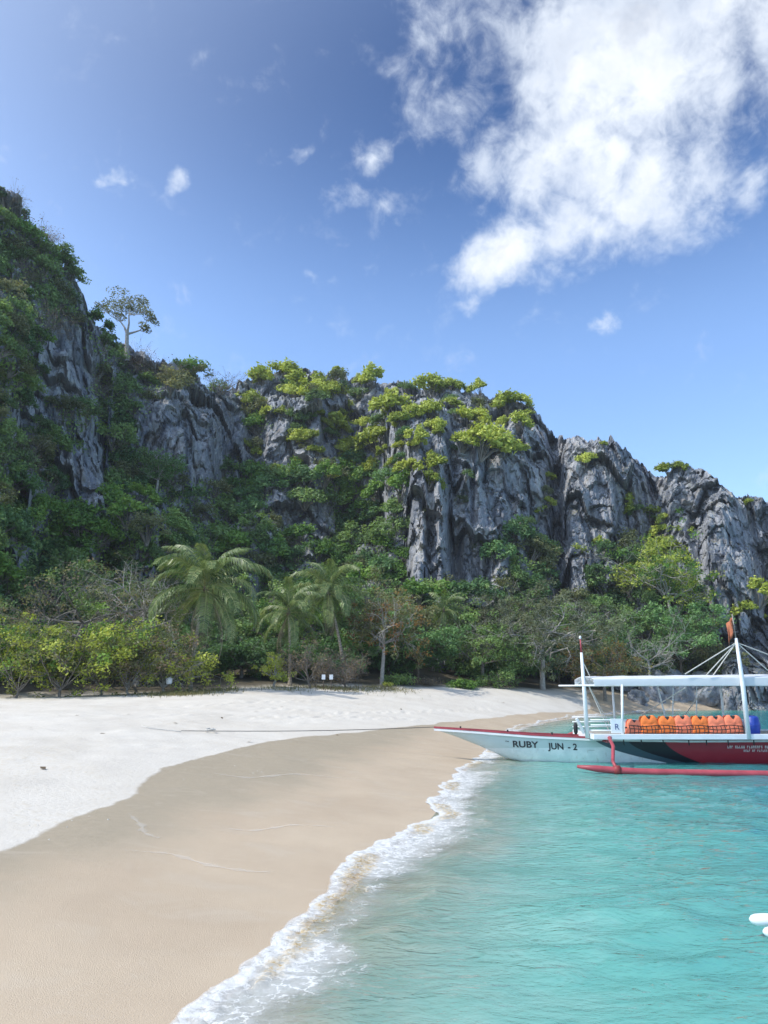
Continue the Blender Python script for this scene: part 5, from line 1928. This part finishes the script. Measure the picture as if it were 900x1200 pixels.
# life jackets leaning along the rail
def vest(mat, x, z, tilt, s, label):
    """seen from its back: one wide padded panel with shoulders, neck opening and front panels behind"""
    root = tag(empty('life_jacket', (x, 25.10, z)), label, 'life jacket', 'life jackets along the boat rail')
    rv = random.Random(int(x * 100))

    def panel(name, x0, x1, y, sgn, notch):
        nx_, nz_ = 13, 13
        vs, fs = [], []
        for i in range(nx_):
            u = -1 + 2 * i / (nx_ - 1)
            for j in range(nz_):
                w = -1 + 2 * j / (nz_ - 1)
                top_ = .56 - .10 * max(0, abs(u) - .62) / .38
                if notch and abs(u) < .30:
                    top_ -= .085 * (1 - (abs(u) / .30) ** 2)
                zz_ = top_ * (w + 1) / 2
                xx = x0 + (x1 - x0) * (u + 1) / 2 * 1.0
                xx = (x0 + x1) / 2 + (xx - (x0 + x1) / 2) * (1 - .10 * max(0, w) ** 2)
                puff = (1 - u ** 6) * (1 - w ** 8)
                q = .042 * puff * (1 - .45 * math.exp(-((w - .18) / .05) ** 2)) * (1 - .35 * math.exp(-((w + .38) / .05) ** 2))
                vs.append((xx, y + sgn * (q + .012 + .006 * rv.uniform(-1, 1)), zz_))
        for i in range(nx_ - 1):
            for j in range(nz_ - 1):
                fs.append((i * nz_ + j, (i + 1) * nz_ + j, (i + 1) * nz_ + j + 1, i * nz_ + j + 1))
        o = link(name, MB().add(vs, fs).mesh(name, MATS[mat], True), root)
        sm_ = o.modifiers.new('thickness', 'SOLIDIFY')
        sm_.thickness = .03
        sm_.offset = 0
        return o
    panel('back_panel', -.285, .285, 0, -1, True)
    panel('front_panel', -.27, -.01, .09, 1, False)
    panel('front_panel', .01, .27, .09, 1, False)
    nb = MB().add([(-.075, -.03, .535), (.075, -.03, .535), (0, -.045, .44)], [(0, 1, 2)])  # flat black triangle filling the neck opening
    o = link('neck_notch', nb.mesh('neck_notch', MATS['strap_black']), root)
    sm_ = o.modifiers.new('thickness', 'SOLIDIFY')
    sm_.thickness = .02
    for sx in (-.285, .285):
        sb = MB().box((sx - .012, -.06, .20), (sx + .012, .10, .25))
        link('strap', sb.mesh('strap', MATS['strap_black'], False, (0, 0, 0), .004), root)
    root.rotation_euler = (-.10, tilt, 0)
    root.scale = (s, s, s)
    return root


vl = [('vest_coral', 8.12, 'faded coral life jacket slumped at the front post', .14, .80), ('vest_orange', 8.68, 'orange life jacket beside the slumped coral one', -.04, 1.0), ('vest_orange', 9.24, 'orange life jacket between another orange and the pink-coral one', .05, .97),
      ('vest_coral', 9.78, 'pink-coral life jacket between two orange ones', -.02, 1.0), ('vest_orange', 10.32, 'orange life jacket to the right of the pink-coral one', .04, .98), ('vest_coral', 10.88, 'coral life jacket with crossed straps next to the last one', -.05, .99),
      ('vest_coral', 11.40, 'faded coral life jacket leaning beside the thick white mast', .03, 1.02)]
for mat, x, lab, ti, s in vl:
    vest(mat, x, .915, ti, s * 1.06, lab)

br = tag(empty('plastic_barrel', (12.1, 25.25, .915)), 'blue plastic barrel beside the thick white mast', 'barrel')
link('barrel_body', MB().tube([(0, 0, 0), (0, 0, .03), (0, 0, .16), (0, 0, .18), (0, 0, .38), (0, 0, .40), (0, 0, .52), (0, 0, .58)], [.19, .21, .22, .235, .235, .22, .21, .16], 16).mesh('barrel_body', MATS['barrel_blue'], True), br)
link('barrel_lid', MB().tube([(0, 0, .575), (0, 0, .605)], .10, 14).mesh('barrel_lid', MATS['letter_blue'], True), br)
link('rim', MB().tube([(.0, 0, .27), (0, 0, .29)], .243, 16).mesh('rim', MATS['barrel_blue'], True), br)

# mooring rope from the bow to the sand
e = on_ground(212, 858)
bow = Vector((1.78, 26.2, 1.10))
pts = []
for i in range(41):
    t = i / 40
    q = bow.lerp(e + Vector((0, 0, .03)), t)
    q.z -= .06 * math.sin(math.pi * t)
    g = gz(q.x, q.y)
    q.z = max(q.z, g + .02)
    pts.append(q)
rp = tag(empty('mooring_rope', e), 'thin mooring rope stretched from the boat bow to the dry sand', 'rope')
link('line', MB().tube(pts, .012, 5).mesh('line', MATS['rope_dark'], True, e), rp)
kn = on_ground(246, 858)
mb = MB()
for k in range(10):
    a = k * .9
    mb.tube([kn + Vector((.16 * math.cos(a), .16 * math.sin(a), .03 + .008 * k)), kn + Vector((.16 * math.cos(a + .9), .16 * math.sin(a + .9), .03 + .008 * k))], .022, 5)
link('knot', mb.mesh('knot', MATS['rope_pale'], True, e), rp)
tl = [e + Vector((-.0, 0, .02)), e + Vector((-.5, .15, .02)), e + Vector((-.9, -.1, .02)), e + Vector((-1.3, .05, .02))]
for q in tl:
    q.z = gz(q.x, q.y) + .02
link('loose_end', MB().tube(tl, .012, 5).mesh('loose_end', MATS['rope_pale'], True, e), rp)

# two white float poles of another boat, poking in over the water
fo = at_z(888, 1086, .12)
ft = tag(empty('outrigger_float', (fo.x, fo.y, 0)), 'two white rounded float poles lying side by side on the turquoise water', 'float')
for k, (dx, dy, dz, r) in enumerate(((0, .16, .14, .062), (.03, -.04, .085, .058))):
    mb = MB()
    pts = [(dx, dy, dz), (dx + .02, dy, dz), (dx + .06, dy - .01, dz), (dx + .14, dy - .02, dz), (dx + .7, dy - .10, dz - .01), (dx + 2.2, dy - .3, dz - .02), (dx + 4.0, dy - .55, dz)]
    mb.tube(pts, [.012, r * .6, r * .88, r, r * 1.02, r * 1.02, r], 12)
    link('pole', mb.mesh('pole', MATS['white_paint'], True), ft)
for xx in (.75, 2.3):
    link('lashing', MB().tube([(xx, .10 - xx * .12 - .13, .12), (xx, .10 - xx * .12 + .13, .12)], .085, 8).mesh('lashing', MATS['rope_pale'], True), ft)

# small signs on stakes by the brown bush, and litter on the sand
for px, lab in ((379, 'small white sign board on a dark stake under the brown bush'), (388, 'white sign board on a short stake next to its twin')):
    g = on_ground(px, 806)
    g.y = 54.0
    g.x = at_y(px, 800, 54.0).x
    g.z = gz(g.x, 54.0)
    sg = tag(empty('sign_board', g), lab, 'sign')
    zc_ = at_y(px, 793.5, 54.0).z - g.z
    link('stake', MB().tube([(0, .03, -.2), (0, .03, zc_ + .1)], .03, 6).mesh('stake', MATS['bark_brown'], True), sg)
    link('board', MB().box((-.13, -.02, zc_ - .17), (.13, .01, zc_ + .17)).mesh('board', MATS['white_paint'], False, (0, 0, 0), .008), sg)
g = Vector((at_y(198, 800, 46).x, 46.0, 0))
g.z = gz(g.x, 46)
bu = tag(empty('plastic_jug', g + Vector((0, 0, .55))), 'round white plastic jug hanging in the thin yellow-leaved shrub', 'jug')
link('jug_body', MB().tube([(0, 0, 0), (0, 0, .02), (0, 0, .12), (0, 0, .3), (0, 0, .38), (0, 0, .42)], [.12, .16, .19, .19, .13, .06], 12).mesh('jug_body', MATS['white_paint'], True), bu)
link('cap', MB().tube([(0, 0, .42), (0, 0, .48)], .05, 10).mesh('cap', MATS['letter_blue'], True), bu)
link('handle', MB().tube([(.17, 0, .3), (.25, 0, .34), (.22, 0, .44), (.05, 0, .45)], .02, 6).mesh('handle', MATS['white_paint'], True), bu)
rl = random.Random(12)
lm = []
for k in range(3):
    v, f = leaf_quads(np.zeros((1, 3)), np.array([[0, 0, 1.0]]), np.array([.22]), np.random.default_rng(k), .5, .15)
    v[1, 2] += .03
    v[3, 2] += .025
    lm.append(np_mesh('fallen_leaf', v, f, [MATS['leaf_dry']], False, {'tone': np.full(4, .3)}))
for px, py in [(35, 856), (292, 870), (150, 838), (260, 842), (395, 862), (330, 829), (470, 832), (555, 822), (590, 824), (90, 840), (420, 826), (515, 820), (300, 835), (205, 848), (610, 818), (50, 902), (480, 822), (120, 862)]:
    p = on_ground(px, py)
    p.z = gz(p.x, p.y) + .03
    o = link('fallen_leaf', rl.choice(lm), None, p, (rl.uniform(-.3, .3), rl.uniform(-.3, .3), rl.uniform(0, 6)))
    tag(o, 'small curled dead leaf lying on the dry white sand', 'leaf', 'dead leaves on the sand')


# coral grit and leaf bits scattered along the tide mark and the upper beach
rg = np.random.default_rng(91)
gx_, gy_, gs_ = [], [], []
for k in range(420):
    if k < 160:
        q = WET[rg.integers(4, len(WET) - 3)]
        gx_.append(q[0] + rg.normal(-.25, .35))
        gy_.append(q[1] + rg.normal(.1, .5))
    else:
        q = on_ground(rg.uniform(-20, 640), 812 + 90 * rg.random() ** 1.6) if k % 6 == 0 else q
        qq = q if not hasattr(q, 'x') else (q.x, q.y)
        gx_.append(qq[0] + rg.normal(0, .8))
        gy_.append(qq[1] + rg.normal(0, 1.2))
    gs_.append(rg.uniform(.006, .02))
gx_, gy_ = np.array(gx_), np.array(gy_)
gzz = ground(gx_, gy_)[0]
V, F, tn = [], [], []
for x, y, z, s in zip(gx_, gy_, gzz, gs_):
    b = len(V)
    a_ = rg.uniform(0, 6.28)
    c_, s_ = math.cos(a_) * s, math.sin(a_) * s
    V += [(x + c_, y + s_, z), (x - s_ * .7, y + c_ * .7, z), (x - c_, y - s_, z), (x + s_ * .7, y - c_ * .7, z), (x + c_ * .2, y, z + s * .9)]
    F += [(b, b + 1, b + 4), (b + 1, b + 2, b + 4), (b + 2, b + 3, b + 4), (b + 3, b, b + 4)]
    tn += [rg.random()] * 5
o = link('coral_grit', np_mesh('coral_grit', np.array(V), np.array(F), [MATS['rope_pale']], False, {'tone': np.array(tn)}))
tag(o, 'scattered coral grit and leaf crumbs along the tide mark', 'grit', kind='stuff')

# ------------------------------------------------------------------ thin haze volume, added to lift the dark shaded slopes
m = bpy.data.materials.new('fill_haze')
m.use_nodes = True
N = NT(m.node_tree)
pv = N.n('ShaderNodeVolumePrincipled')
pv.inputs['Color'].default_value = (0.86, 0.93, 1.0, 1)
pv.inputs['Density'].default_value = 0.0003
pv.inputs['Anisotropy'].default_value = 0.2
ho = N.n('ShaderNodeOutputMaterial')
N.l(pv.outputs[0], ho.inputs['Volume'])
hz_ = link('haze', MB().box((-690, -260, -9.0), (790, 690, 100.0)).mesh('haze', m))
tag(hz_, 'thin pale haze added over the whole bay to lift its shade', 'haze', kind='stuff')
